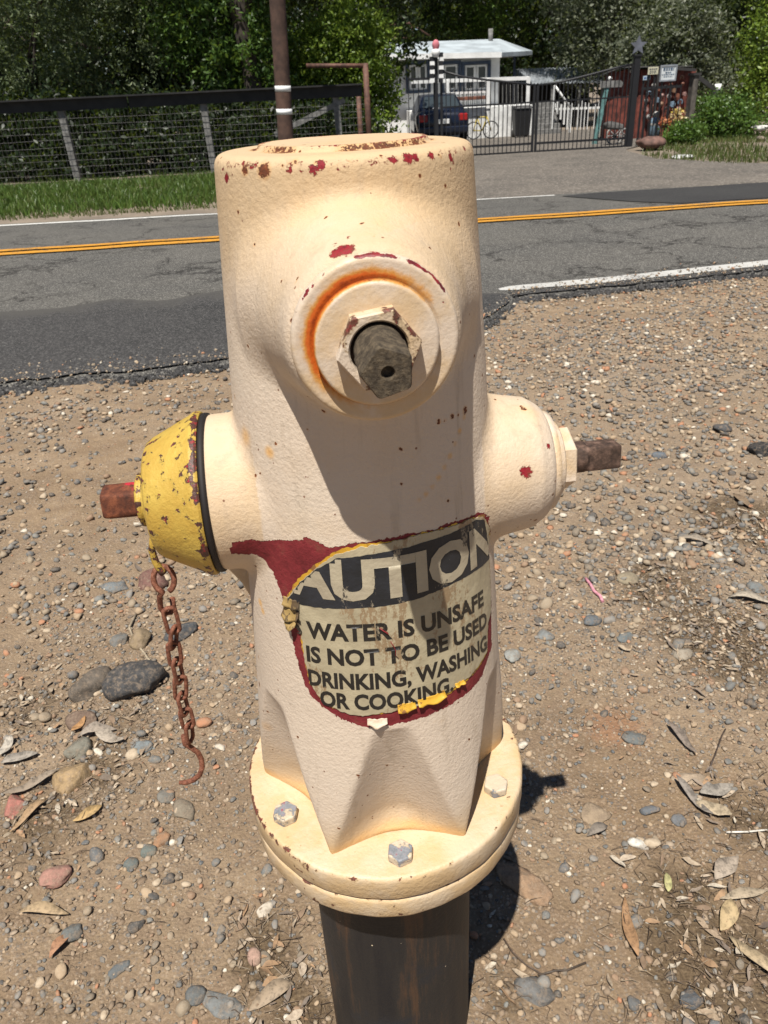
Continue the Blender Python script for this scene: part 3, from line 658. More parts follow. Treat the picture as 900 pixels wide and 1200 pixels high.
MB().tube([cpt(x, y, -.034-.004*(i > 4)) for i, (x, y) in enumerate(hk)], [.0028]*9+[.0020], 10).build('hook', M['chain'], chain, False)
# ------------------------------------------------------------------ the ground
def G2(px, py): p = on_ground(px, py); return p[0], p[1]
NEAR_X = [-300, -60, -4, -2.4, -1.7, -1.19, -.67, -.10, .35, .70, .93, 1.01, 1.5, 2.82, 6, 60, 300]
NEAR_Y = [-8, -.5, 2.75, 2.86, 2.90, 2.95, 3.04, 3.20, 3.36, 3.55, 3.95, 4.22, 4.30, 4.56, 5.0, 8.0, 22]
def y_near(x): return np.interp(x, NEAR_X, NEAR_Y) + .022*fbm(np.asarray(x)*3.0, np.asarray(x)*0+2, 3, 31) + .034*fbm(np.asarray(x)*15.0, np.asarray(x)*0+5, 3, 33)
def y_mid(x): return 7.60 + .055*np.asarray(x)
def y_far(x): return 10.44 + .0*np.asarray(x) - .045*np.clip(x, -8, 8) + .05*(np.asarray(x)-np.clip(x, -8, 8))
MULCH = [(845,750,78,1.1),(775,690,58,.95),(872,612,66,1),(838,1135,100,1.1),(800,1050,60,.8),(880,960,60,.7),(310,1120,60,.8),(350,1190,60,.8),(110,905,60,.7),(60,960,70,.7),(40,830,60,.6),(590,1170,40,.6),(600,690,30,.3),(720,1190,60,.4),(150,850,60,.5)]
MU = [(*G2(x, y), r*per_px(on_ground(x, y)), w) for x, y, r, w in MULCH]
def mulch(x, y):
    f = np.zeros(np.broadcast(x, y).shape)
    for (cx, cy, r, w) in MU: f = np.maximum(f, w*np.exp(-((x-cx)**2+(y-cy)**2*.8)/(r*r)))
    return f
def gravelly(x, y):                                          # how stony the dirt is
    g = .42 + .5*fbm(x*1.6, y*1.6, 3, 41)
    g = g + .75*np.exp(-((x-.9)**2/.4+(y-1.0)**2/.6)) + .35*np.exp(-((x-1.3)**2/1+(y-2.8)**2/1.2)) + .2*(y > 2.2)
    g = g - .45*np.exp(-((x-.55)**2/.10+(y-.35)**2/.12)) - .3*np.exp(-((x+.15)**2/.03+(y-.1)**2/.2))
    return np.clip(g, .05, 1.3)
def dirt_h(x, y):
    h = .011*fbm(x*2.1, y*2.1, 3, 51) + .0065*fbm(x*8, y*8, 3, 52) + .0052*fbm(x*30, y*30, 3, 53, .65) + .0038*np.abs(fbm(x*60, y*60, 2, 54))
    return h
ax = np.concatenate([-np.geomspace(1500, 2.1, 46), np.arange(-2.0, 2.95, .0125), np.geomspace(3.05, 1500, 46)])
ay = np.concatenate([-np.geomspace(600, .75, 24), np.arange(-.70, 1.0, .0085), 1.0+np.cumsum(np.linspace(.0075, .024, 245)), np.geomspace(5.0, 40, 60), np.geomspace(42, 2500, 24)])
ay = np.unique(np.round(ay, 5))
GX, GY = np.meshgrid(ax, ay); fine = ((GX > -3) & (GX < 4) & (GY < 5.2)).astype(float)
GZ = ter(GY) + dirt_h(GX, GY)*np.where(GY > 9, .8, fine)
under = np.clip((GY-y_near(GX)-.02)/.05, 0, 1)*(GY < y_far(GX)+.35); GZ = GZ - .045*under
GZ = GZ + .014*np.exp(-((GY-y_near(GX)+.03)/.09)**2)*(fine)*(fbm(GX*6, GY*6, 3, 57)+.1)
nx, ny = len(ax), len(ay); I = np.arange(nx*ny).reshape(ny, nx)
GF = np.stack([I[:-1, :-1], I[:-1, 1:], I[1:, 1:], I[1:, :-1]], -1).reshape(-1, 4)
gm = mesh_np('ground', np.stack([GX, GY, GZ], -1).reshape(-1, 3), GF, True)
put_attr(gm, 'mulch', mulch(GX, GY).ravel()); put_attr(gm, 'stony', gravelly(GX, GY).ravel())
ox, oy = G2(722, 850); put_attr(gm, 'ochre', np.exp(-((GX-ox)**2+(GY-oy)**2)/.10**2).ravel())
put_attr(gm, 'far', np.clip((GY-10)/1.0, 0, 1).ravel())
def dirt_material():
    t = NT('dirt'); co = t.n('NewGeometry')
    N = lambda s, d=5, r=.6: t.noise(s, d, r, co)
    c = t.ramp(N(3.2), [(.3, (.165, .110, .064)), (.5, (.248, .172, .102)), (.7, (.32, .232, .148))])
    c = t.mix(t.math('MULTIPLY', t.step(N(26, 6, .75), .42, .62), .6), c, (.19, .127, .080))
    c = t.mix(t.math('MULTIPLY', t.step(N(150, 4, .7), .52, .68), .6), c, (.42, .31, .21))
    grit = t.voro(170, co, out=1); gd = t.voro(170, co)
    gc = t.ramp(t.n('SeparateColor', {'Color': grit}), [(.0, (.10, .085, .07)), (.35, (.24, .18, .13)), (.6, (.17, .165, .155)), (.8, (.40, .30, .21)), (1, (.50, .43, .34))])
    c = t.mix(t.math('MULTIPLY', t.math('MULTIPLY', t.math('LESS_THAN', gd, .42), t.step(N(11, 4), .40, .62)), .65), c, gc)
    c = t.mix(t.math('MULTIPLY', t.attr('stony'), .25), c, (.27, .235, .195))
    m = t.step(t.math('ADD', t.attr('mulch'), t.math('MULTIPLY', t.math('SUBTRACT', N(22, 5, .7), .5), .9)), .30, .75)
    c = t.mix(t.math('MULTIPLY', m, .8), c, t.ramp(N(190, 3), [(.35, (.055, .036, .02)), (.6, (.135, .095, .055)), (.75, (.24, .18, .11))]))
    o = t.step(t.math('ADD', t.attr('ochre'), t.math('MULTIPLY', t.math('SUBTRACT', N(60, 5, .7), .5), .8)), .5, 1.0)
    c = t.mix(t.math('MULTIPLY', o, .5), c, (.30, .14, .07))
    f = t.attr('far'); c = t.mix(f, c, t.ramp(N(1.3, 6, .7), [(.3, (.15, .125, .10)), (.6, (.24, .195, .15))]))
    h = t.math('ADD', t.math('MULTIPLY', N(90, 7, .75), 1.1), t.math('MULTIPLY', t.math('SUBTRACT', 1.0, gd), .45))
    return t.p(col=c, rough=.95, spec=.15, nrm=t.bump(h, .8, .007))
tag(link_mesh('ground', gm, dirt_material()), kind='structure')

# ------------------------------------------------------------------ road
def asphalt(name, c0, c1, agg, crack=True, patchy=.5, feather=None):
    t = NT(name); co = t.n('NewGeometry'); N = lambda s, d=5, r=.6: t.noise(s, d, r, co)
    c = t.mix(t.step(N(.8, 5, .6), .35, .65), c0, c1)
    c = t.mix(t.math('MULTIPLY', t.step(N(6, 6, .75), .45, .7), patchy), c, tuple(x*.72 for x in c0))
    st = t.n('Mapping', {'Vector': co, 'Scale': (.25, 3.5, 1)}); c = t.mix(t.math('MULTIPLY', t.step(t.noise(1.0, 5, .65, st), .5, .72), .40), c, tuple(x*.6 for x in c0))
    v = t.voro(230, co, out=1); c = t.mix(t.math('MULTIPLY', t.step(t.n('SeparateColor', {'Color': v}), .7, 1.0), .8), c, agg)
    v2 = t.voro(120, co, out=1); c = t.mix(t.math('MULTIPLY', t.step(t.n('SeparateColor', {'Color': v2}, out=1), .80, .82), .45), c, tuple(min(1, x*1.5) for x in agg))
    h = N(260, 4, .7)
    if feather:
        k = t.step(t.math('ADD', t.attr('across'), t.math('MULTIPLY', t.math('SUBTRACT', N(3.5, 6, .7), .5), .5)), .80, 1.0); c = t.mix(k, c, feather)
    if crack:
        wob = t.n('VectorMath', {0: co, 1: t.n('VectorMath', {0: t.noise(2.2, 5, .7, co, out=1), 'Scale': .9}, operation='SCALE')}, operation='ADD')
        cr = t.voro(1.15, wob, feature='DISTANCE_TO_EDGE')
        k = t.math('MULTIPLY', t.step(cr, .034, .008), t.step(N(.9, 3), .42, .52))
        c = t.mix(t.math('MULTIPLY', k, .8), c, (.02, .018, .016))
    return t.p(col=c, rough=.9, spec=.25, nrm=t.bump(h, .6, .004))
M['asphalt'] = asphalt('asphalt', (.060, .0575, .053), (.083, .078, .069), (.20, .19, .17))
M['patch'] = asphalt('fresh_asphalt', (.030, .0295, .029), (.042, .040, .039), (.11, .105, .10), False, .5, (.070, .066, .060))
M['patch2'] = asphalt('smooth_dark_asphalt', (.030, .029, .029), (.040, .039, .038), (.055, .053, .05), False, .3)
RX = np.concatenate([-np.geomspace(300, 3.6, 30), np.arange(-3.5, 5.0, .035), np.geomspace(5.1, 300, 34)])
def sheet(name, ya, yb, xs, rows, lift, mat, edge=True, rough=0.0):
    T = np.linspace(0, 1, rows); X = np.repeat(xs[None], rows, 0); Y = ya(xs)[None]*(1-T[:, None]) + yb(xs)[None]*T[:, None]
    Z = ter(Y)+lift + .006*fbm(X*.8, Y*.8, 2, 61) + rough*fbm(X*14, Y*14, 3, 62)
    if edge:                                                  # broken edge: rolls over and drops to the dirt
        drop = np.clip((.07-(Y-ya(xs)[None]))/.07, 0, 1)**2; Z = Z - drop*.022*(.6+.4*fbm(X*22, Y*22, 2, 63))
    V = np.stack([X, Y, Z], -1)
    if edge:
        sk = V[:1].copy(); sk[..., 2] -= .07; sk[..., 1] -= .012; V = np.concatenate([sk, V]); rows += 1
    n = len(xs); I = np.arange(n*rows).reshape(rows, n); F = np.stack([I[:-1, :-1], I[:-1, 1:], I[1:, 1:], I[1:, :-1]], -1).reshape(-1, 4)
    return link_mesh(name, mesh_np(name, V.reshape(-1, 3), F, True), mat)
ROAD_T = np.concatenate([[0], np.linspace(.004, .03, 5), np.linspace(.04, 1, 70)])
def road_sheet():
    xs = RX; ya, yb = y_near(xs), y_far(xs)+.28+.05*fbm(xs*2, xs*0, 3, 66); T = ROAD_T
    X = np.repeat(xs[None], len(T), 0); Y = ya[None]*(1-T[:, None])+yb[None]*T[:, None]; Z = ter(Y)+.030+.006*fbm(X*.8, Y*.8, 2, 61)
    drop = np.clip((.06-(Y-ya[None]))/.06, 0, 1)**2; Z = Z-drop*.018*(.7+.5*fbm(X*22, Y*22, 2, 63)); Z[-1] -= .02
    sk = np.stack([X[0], Y[0]-.015, Z[0]-.08], -1)[None]; V = np.concatenate([sk, np.stack([X, Y, Z], -1)]); n = len(xs); r = len(T)+1
    I = np.arange(n*r).reshape(r, n); F = np.stack([I[:-1, :-1], I[:-1, 1:], I[1:, 1:], I[1:, :-1]], -1).reshape(-1, 4)
    return link_mesh('road', mesh_np('road', V.reshape(-1, 3), F, True), M['asphalt'])
road = tag(road_sheet(), kind='structure')
def rz(X, Y): return ter(Y)+.030+.006*fbm(np.asarray(X)*.8, np.asarray(Y)*.8, 2, 61)
def strip(name, xs, ya, yb, lift, mat, rows=3):
    T = np.linspace(0, 1, rows)[:, None]; X = np.repeat(xs[None], rows, 0); Y = ya[None]*(1-T)+yb[None]*T; Z = rz(X, Y)+lift
    n = len(xs); I = np.arange(n*rows).reshape(rows, n); F = np.stack([I[:-1, :-1], I[:-1, 1:], I[1:, 1:], I[1:, :-1]], -1).reshape(-1, 4)
    me = mesh_np(name, np.stack([X, Y, Z], -1).reshape(-1, 3), F, True); put_attr(me, 'across', (T+0*X).ravel()); o = link_mesh(name, me, mat); o.parent = road; return o
def line_paint(name, col, under, amt):
    t = NT(name); co = t.n('NewGeometry'); k = t.step(t.math('ADD', t.noise(30, 6, .75, co), t.math('MULTIPLY', t.noise(3, 3, .6, co), .5)), amt, amt+.12)
    c = t.mix(t.math('MULTIPLY', t.step(t.noise(9, 5, .6, co), .35, .7), .4), col, tuple(x*.75 for x in col))
    return t.p(col=t.mix(k, c, under), rough=.75, nrm=t.bump(t.noise(260, 4, .7, co), .4, .003))
M['white_line'] = line_paint('white_road_paint', (.47, .46, .43), (.10, .09, .08), .78)
M['white_line_far'] = line_paint('thin_white_road_paint', (.62, .61, .57), (.12, .11, .10), .80)
M['yellow_line'] = line_paint('yellow_road_paint', (.56, .255, .022), (.12, .09, .06), .80)
# dark resurfaced apron on the near left, with an uneven upper edge
xs = np.concatenate([-np.geomspace(60, 3.0, 20), np.arange(-2.9, .99, .03)])
up = np.interp(xs, [-60, -2.42, -2.0, -1.71, -1.3, -.94, -.3, .3, .7, .93, 1.0], [4.5, 4.70, 4.68, 4.88, 4.74, 4.96, 4.90, 4.75, 4.45, 4.30, 4.22])+.035*fbm(xs*5, xs*0, 3, 71)
lo = np.minimum(y_near(xs)+.035, up-.01); tag(strip('road_patch', xs, lo, up, .009, M['patch'], 24))
xs = np.concatenate([np.arange(2.85, 9, .06), np.geomspace(9.2, 60, 12)])
lo = np.interp(xs, [2.85, 3.3, 3.7, 60], [10.02, 8.75, 8.20, 11.2]) + .03*fbm(xs*4, xs*0, 2, 72); hi = np.interp(xs, [2.85, 3.3, 60], [10.10, 10.24, 12.8]); strip('road_patch', xs, np.maximum(lo, y_mid(xs)+.20), hi, .008, M['patch2'], 10)
xs = np.concatenate([-np.geomspace(200, 7, 24), np.arange(-6.8, 7, .15), np.geomspace(7.2, 200, 24)])
wob = .012*fbm(xs*1.5, xs*0, 2, 73)
strip('yellow_line', xs, y_mid(xs)-.19+wob, y_mid(xs)-.04+wob, .013, M['yellow_line']); strip('yellow_line', xs, y_mid(xs)+.05+wob, y_mid(xs)+.20+wob, .013, M['yellow_line'])
xf = xs[xs < 2.95]; strip('white_line', xf, y_far(xf)-.07, y_far(xf)+.05, .006, M['white_line_far'])
xw = np.concatenate([np.arange(.96, 3.2, .02), np.geomspace(3.3, 60, 20)]); yw = np.interp(xw, [.96, 1.66, 2.96, 6, 60], [4.44, 4.555, 4.80, 5.22, 8.3])
ww = np.interp(xw, [.96, 1.05, 9], [.06, .15, .16]); strip('white_line', xw, yw-ww/2+.008*fbm(xw*9, xw*0, 3, 74), yw+ww/2+.008*fbm(xw*9, xw*0, 3, 75), .006, M['white_line'])

# crumbling shoulder of old asphalt below the near white line
xe = np.arange(1.0, 3.4, .02); lo = y_near(xe)+.012; hi = np.interp(xe, [1.0, 1.66, 2.96, 6], [4.36, 4.47, 4.71, 5.1])+.07*fbm(xe*7, xe*0, 4, 76); strip('road_patch', xe, lo, np.maximum(hi, lo+.01), .0045, M['patch'], 8)
# driveway across the road
def drive_mat():
    t = NT('driveway_gravel'); co = t.n('NewGeometry'); N = lambda s, d=5, r=.6: t.noise(s, d, r, co)
    c = t.ramp(N(1.1, 6, .7), [(.3, (.074, .065, .055)), (.5, (.106, .092, .077)), (.72, (.148, .127, .104))])
    c = t.mix(t.math('MULTIPLY', t.step(N(14, 6, .75), .5, .68), .6), c, (.115, .098, .08))
    v = t.voro(38, co, out=1); c = t.mix(t.math('MULTIPLY', t.step(t.n('SeparateColor', {'Color': v}), .72, .95), .5), c, (.34, .30, .25))
    return t.p(col=c, rough=.95, nrm=t.bump(N(60, 5, .7), .6, .012))
dx = np.linspace(0, 1, 40); dT = np.linspace(0, 1, 44)
Yd = 10.55 + (33-10.55)*dT**1.6
Xl = np.interp(Yd, [10.5, 12, 16, 18.5, 33], [-1.9, -1.2, .4, 1.4, 2.0]); Xr = np.interp(Yd, [10.5, 13, 15, 17.5, 19, 33], [11, 7.3, 6.0, 6.1, 7.2, 15])
X = Xl[:, None]*(1-dx)+Xr[:, None]*dx; Y = np.repeat(Yd[:, None], 40, 1); Z = ter(Y)+.018+.012*fbm(X*1.5, Y*1.5, 3, 81); Z[0] -= .03
I = np.arange(44*40).reshape(44, 40); F = np.stack([I[:-1, :-1], I[:-1, 1:], I[1:, 1:], I[1:, :-1]], -1).reshape(-1, 4)
tag(link_mesh('driveway', mesh_np('driveway', np.stack([X, Y, Z], -1).reshape(-1, 3), F, True), drive_mat()), kind='structure')

# ------------------------------------------------------------------ stones, gravel, leaves, twigs
def ico(sub):
    bm = bmesh.new(); bmesh.ops.create_icosphere(bm, subdivisions=sub, radius=1.0)
    V = np.array([v.co for v in bm.verts]); bm.verts.index_update(); F = np.array([[v.index for v in f.verts] for f in bm.faces]); bm.free(); return V, F
def lump(sub, seed, rough, angular):
    V, F = ico(sub); r_ = np.random.default_rng(seed)
    W = V.copy()
    for _ in range(angular):                                  # chop flat faces
        n = r_.normal(size=3); n /= np.linalg.norm(n); d = r_.uniform(.55, .9); s = W@n; W = W - np.clip(s-d, 0, None)[:, None]*n
    for k in range(3):
        q = r_.normal(size=3)*(1.3+k); W = W*(1+rough/(1+k)*np.sin(V@q+r_.uniform(0, 6)))[:, None]
    return W, F
def rotmat(n, flat=1.0):
    a = rng.uniform(0, 2*np.pi, n); b = rng.normal(0, .25*flat, n); c = rng.normal(0, .25*flat, n)
    ca, sa, cb, sb, cc, sc = np.cos(a), np.sin(a), np.cos(b), np.sin(b), np.cos(c), np.sin(c)
    Rz = np.zeros((n, 3, 3)); Rz[:, 0, 0] = ca; Rz[:, 0, 1] = -sa; Rz[:, 1, 0] = sa; Rz[:, 1, 1] = ca; Rz[:, 2, 2] = 1
    Rx = np.zeros((n, 3, 3)); Rx[:, 0, 0] = 1; Rx[:, 1, 1] = cb; Rx[:, 1, 2] = -sb; Rx[:, 2, 1] = sb; Rx[:, 2, 2] = cb
    Ry = np.zeros((n, 3, 3)); Ry[:, 0, 0] = cc; Ry[:, 0, 2] = sc; Ry[:, 1, 1] = 1; Ry[:, 2, 0] = -sc; Ry[:, 2, 2] = cc
    return Rz@Rx@Ry
def scatter(shapes, pos, size, asp, flat=1.0):                # copies of small shapes as one mesh
    n = len(pos); which = rng.integers(0, len(shapes), n); RM = rotmat(n, flat); VV = []; FF = []; off = 0
    for k, (V, F) in enumerate(shapes):
        m = which == k; c = int(m.sum())
        if not c: continue
        S = V[None]*(size[m][:, None]*asp[m])[:, None, :]; W = np.einsum('nij,nvj->nvi', RM[m], S)+pos[m][:, None, :]
        VV.append(W.reshape(-1, 3)); FF.append((F[None]+(off+np.arange(c)*len(V))[:, None, None]).reshape(-1, F.shape[1])); off += c*len(V)
    return np.concatenate(VV), np.concatenate(FF)
PAL = [(0, (.10, .10, .098)), (.10, (.17, .175, .17)), (.22, (.25, .245, .23)), (.32, (.21, .185, .15)), (.44, (.33, .275, .205)), (.56, (.42, .325, .225)), (.66, (.30, .205, .14)), (.74, (.14, .15, .155)), (.82, (.48, .40, .30)), (.88, (.22, .23, .22)), (.93, (.42, .22, .13)), (.965, (.62, .57, .48)), (1, (.16, .15, .14))]
PAL = [(p_, tuple(.15*(v*.80/.15)**1.18 for v in c_)) for p_, c_ in PAL]
def stone_material(name, stops):
    t = NT(name); co = t.n('NewGeometry'); c = t.ramp(t.island(), stops, 'CONSTANT')
    c = t.mix(t.math('ADD', .06, t.math('MULTIPLY', t.step(t.noise(110, 5, .7, co), .40, .66), .50)), c, (.28, .20, .13))
    c = t.mix(t.math('MULTIPLY', t.step(t.noise(420, 3, .6, co), .55, .7), .35), c, (.40, .36, .30))
    return t.p(col=c, rough=.85, spec=.25, nrm=t.bump(t.noise(260, 5, .7, co), .45, .003))
M['stones'] = stone_material('mixed_gravel', PAL)
chips20 = [(lambda a, q: (a[0]*(1+.22*q.normal(size=(len(a[0]), 1))), a[1]))(ico(1), np.random.default_rng(s)) for s in range(10)]
pebbles = [lump(2, s, .13, 4+s % 4) for s in range(12)]; big = [lump(2, 50+s, .10, 3+s % 4) for s in range(8)]
def field(n, x0, x1, y0, y1, dens):
    x = rng.uniform(x0, x1, n); y = rng.uniform(y0, y1, n); k = (rng.uniform(0, 1.2, n) < dens(x, y)) & (y < y_near(x)-.005) & (np.hypot(x, y) > .10)
    return x[k], y[k]
def gravel(name, n, box, lo, hi, shapes, dens, sink=.25, power=2.6):
    x, y = field(n, *box, dens); s = lo*(1+(hi/lo-1)*rng.uniform(0, 1, len(x))**power)/2
    asp = np.stack([rng.uniform(.85, 1.35, len(x)), rng.uniform(.7, 1.05, len(x)), rng.uniform(.38, .78, len(x))], 1)
    z = ter(y)+dirt_h(x, y)+s*asp[:, 2]*(1-2*sink*rng.uniform(.3, 1.6, len(x)))
    V, F = scatter(shapes, np.stack([x, y, z], 1), s, asp); o = link_mesh(name, mesh_np(name, V, F, True), M['stones']); return o
tag(gravel('gravel', 38000, (-.85, 1.05, -.45, 1.0), .0025, .010, chips20, lambda x, y: gravelly(x, y)), 'loose fine gravel spread over the dirt shoulder', 'gravel', kind='stuff')
M['clods'] = stone_material('dirt_clods', [(0, (.17, .122, .082)), (.25, (.24, .176, .12)), (.5, (.31, .235, .163)), (.75, (.21, .157, .11)), (.9, (.35, .275, .20))])
dc = gravel('dirt_clods', 20000, (-.85, 1.05, -.45, 1.1), .003, .014, chips20, lambda x, y: .75+0*x, sink=.45); dc.data.materials[0] = M['clods']; tag(dc, 'crumbly clods of dry dirt all over the shoulder', 'dirt clods', kind='stuff')
tag(gravel('coarse_gravel', 12000, (-.9, 1.15, -.45, 1.2), .007, .017, pebbles, lambda x, y: gravelly(x, y)), 'coarse angular gravel bits in the dirt shoulder', 'gravel', kind='stuff')
tag(gravel('pebble_cover', 2000, (-.95, 1.25, -.45, 1.3), .012, .030, big, lambda x, y: gravelly(x, y)*.75), 'rounded mixed pebbles bedded in the dirt shoulder', 'pebbles', kind='stuff')
tag(gravel('shoulder_gravel', 56000, (-1.9, 2.9, 1.0, 4.6), .005, .030, chips20, lambda x, y: gravelly(x, y)*1.15, power=2.6), 'stony gravel along the broken road edge', 'gravel', kind='stuff')
def asphalt_crumbs():
    n = 3600; x = rng.uniform(-1.9, 2.9, n); y = y_near(x)-.015+rng.normal(0, .035, n); s = .003+.022*rng.uniform(0, 1, n)**2.5; asp = np.stack([rng.uniform(.8, 1.2, n), rng.uniform(.8, 1.1, n), rng.uniform(.5, .9, n)], 1)
    z = ter(y)+np.where(y > y_near(x), .012, .004); V, F = scatter(chips20, np.stack([x, y, z], 1), s, asp, 2); return link_mesh('asphalt_crumbs', mesh_np('asphalt_crumbs', V, F, False), M['patch'])
tag(asphalt_crumbs(), 'crumbled asphalt bits along the ragged road edge', 'asphalt crumbs', kind='stuff')
def spilled_grit():
    n = 1500; x = rng.uniform(-1.9, 2.9, n); y = y_near(x)+np.abs(rng.normal(0, .13, n))+.01; s = .0025+.009*rng.uniform(0, 1, n)**3; asp = np.stack([rng.uniform(.8, 1.2, n), rng.uniform(.8, 1.1, n), rng.uniform(.5, .9, n)], 1)
    z = rz(x, y)+.010; V, F = scatter(chips20, np.stack([x, y, z], 1), s, asp, 2); return link_mesh('spilled_grit', mesh_np('spilled_grit', V, F, True), M['stones'])
tag(spilled_grit(), 'loose grit spilled over the edge of the asphalt', 'grit', kind='stuff')
def leaf_shape(seed, w=.22, curl=.35):
    r_ = np.random.default_rng(seed); n = 7; vs = []; c1, c2, b = r_.uniform(-curl, curl), r_.uniform(.1, curl), r_.uniform(-.25, .25)
    for i in range(n):
        t = i/(n-1); x = t-.5; hw = w*math.sin(math.pi*min(max(t*.96+.02, 0), 1))**.8*(1+.2*math.sin(5*t+seed)); z = c1*(x*x-.1)+.05*math.sin(6*t+seed); yy = b*(x*x)
        vs += [(x, yy-hw, z+c2*hw), (x, yy, z), (x, yy+hw, z+c2*hw*r_.uniform(.4, 1.6))]
    fs = [(i*3+k, i*3+k+1, i*3+k+4, i*3+k+3) for i in range(n-1) for k in range(2)]
    return np.array(vs), np.array(fs)
leaves = [leaf_shape(s, .10+.03*(s % 5), .5) for s in range(9)]
def litter_mat(name, stops):
    t = NT(name); co = t.n('NewGeometry'); c = t.ramp(t.island(), stops, 'CONSTANT'); c = t.mix(t.math('MULTIPLY', t.step(t.noise(120, 5, .7, co), .4, .65), .5), c, (.12, .075, .045))
    return t.p(col=c, rough=.8, nrm=t.bump(t.noise(300, 4, .6, co), .3, .002))
M['litter'] = litter_mat('dry_leaf_litter', [(0, (.30, .225, .15)), (.15, (.20, .135, .085)), (.3, (.36, .285, .20)), (.45, (.15, .12, .095)), (.58, (.42, .34, .25)), (.7, (.24, .19, .145)), (.82, (.32, .20, .11)), (.93, (.46, .40, .31))])
M['twigs'] = litter_mat('dry_twigs', [(0, (.11, .075, .048)), (.3, (.20, .145, .095)), (.55, (.07, .048, .032)), (.75, (.30, .23, .15)), (.92, (.40, .33, .24))])
def litter(name, n, box, lo, hi, shapes, dens, mat, lift=.004, flat=1.2, thin=None):
    x, y = field(n, *box, dens); s = rng.uniform(lo, hi, len(x)); asp = np.ones((len(x), 3)) if thin is None else np.stack([np.ones(len(x)), thin/s, thin/s], 1)
    z = ter(y)+dirt_h(x, y)+lift+rng.uniform(0, .004, len(x)); V, F = scatter(shapes, np.stack([x, y, z], 1), s, asp, flat); return link_mesh(name, mesh_np(name, V, F, True), mat)
ld = lambda x, y: np.clip(mulch(x, y)*1.1-.12, 0, 1)+.018
tag(litter('leaf_litter', 9500, (-.9, 1.2, -.45, 1.3), .008, .032, leaves, ld, M['litter']), 'dry curled leaf litter on the dirt', 'leaf litter', kind='stuff')
stick = (np.array([(-.5, -.5, -.3), (-.5, .5, -.3), (-.5, 0, .5), (0, -.5, -.3+4), (0, .5, -.3+4), (0, 0, .5+4), (.5, -.4, -.3), (.5, .4, -.3), (.5, 0, .4)], float), np.array([(0, 1, 4, 3), (1, 2, 5, 4), (2, 0, 3, 5), (3, 4, 7, 6), (4, 5, 8, 7), (5, 3, 6, 8)]))
stick2 = (stick[0]*np.array([1, 1, 1])+np.array([0, 0, 0]), stick[1]); stick2[0][3:6, 1] += 9; stick2[0][3:6, 2] -= 3
tag(litter('twig_litter', 26000, (-.9, 1.25, -.45, 1.4), .008, .034, [stick, stick2], lambda x, y: np.clip(mulch(x, y)*1.5-.15, 0, 1.2)+.02, M['twigs'], .002, 1.0, thin=.0011), 'dark fibrous mulch and twig bits on the dirt', 'mulch', kind='stuff')
# ------------------------------------------------------------------ stones and leaves one can pick out
def one_stone(px, py, wpx, hpx, flat, col, label, seed, angular=3, name='stone', rot=0.0, col2=None, cat='stone', rough=.10, sink=.36, bscale=60):
    p = on_ground(px, py); s = per_px(p); w, d = .93*wpx*s/2, .93*hpx*s/2/.72; h = flat*min(w, d)
    V, F = lump(3, seed, rough, angular+3); V = V*np.array([w, d, h]); 
    V = V*(1+.05*np.sin(V[:, :1]*900/(1+w*60)+seed)*np.cos(V[:, 1:2]*700/(1+w*60)))
    c, s_ = math.cos(rot), math.sin(rot); V = V@np.array([[c, s_, 0], [-s_, c, 0], [0, 0, 1]])
    me = mesh_np(name, V, F, True); t = NT('stone_surface'); cc = t.mix(t.step(t.noise(bscale, 6, .7), .38, .66), tuple(x*.85 for x in col), col2 or tuple(x*.5 for x in col))
    cc = t.mix(t.math('MULTIPLY', t.step(t.noise(bscale*5, 4, .7), .55, .7), .35), cc, tuple(min(1, x*1.5+.03) for x in col))
    cc = t.mix(t.math('MULTIPLY', t.step(t.noise(bscale*1.7, 5, .7), .45, .68), .55), cc, (.28, .21, .148))
    o = link_mesh(name, me, t.p(col=cc, rough=.88, spec=.25, nrm=t.bump(t.noise(bscale*3, 6, .7), .6, .004)))
    o.location = (p[0], p[1], float(ter(p[1])+dirt_h(np.array([p[0]]), np.array([p[1]]))[0])+h*(1-2*sink)); return tag(o, label, cat, 'stones lying on the dirt shoulder')
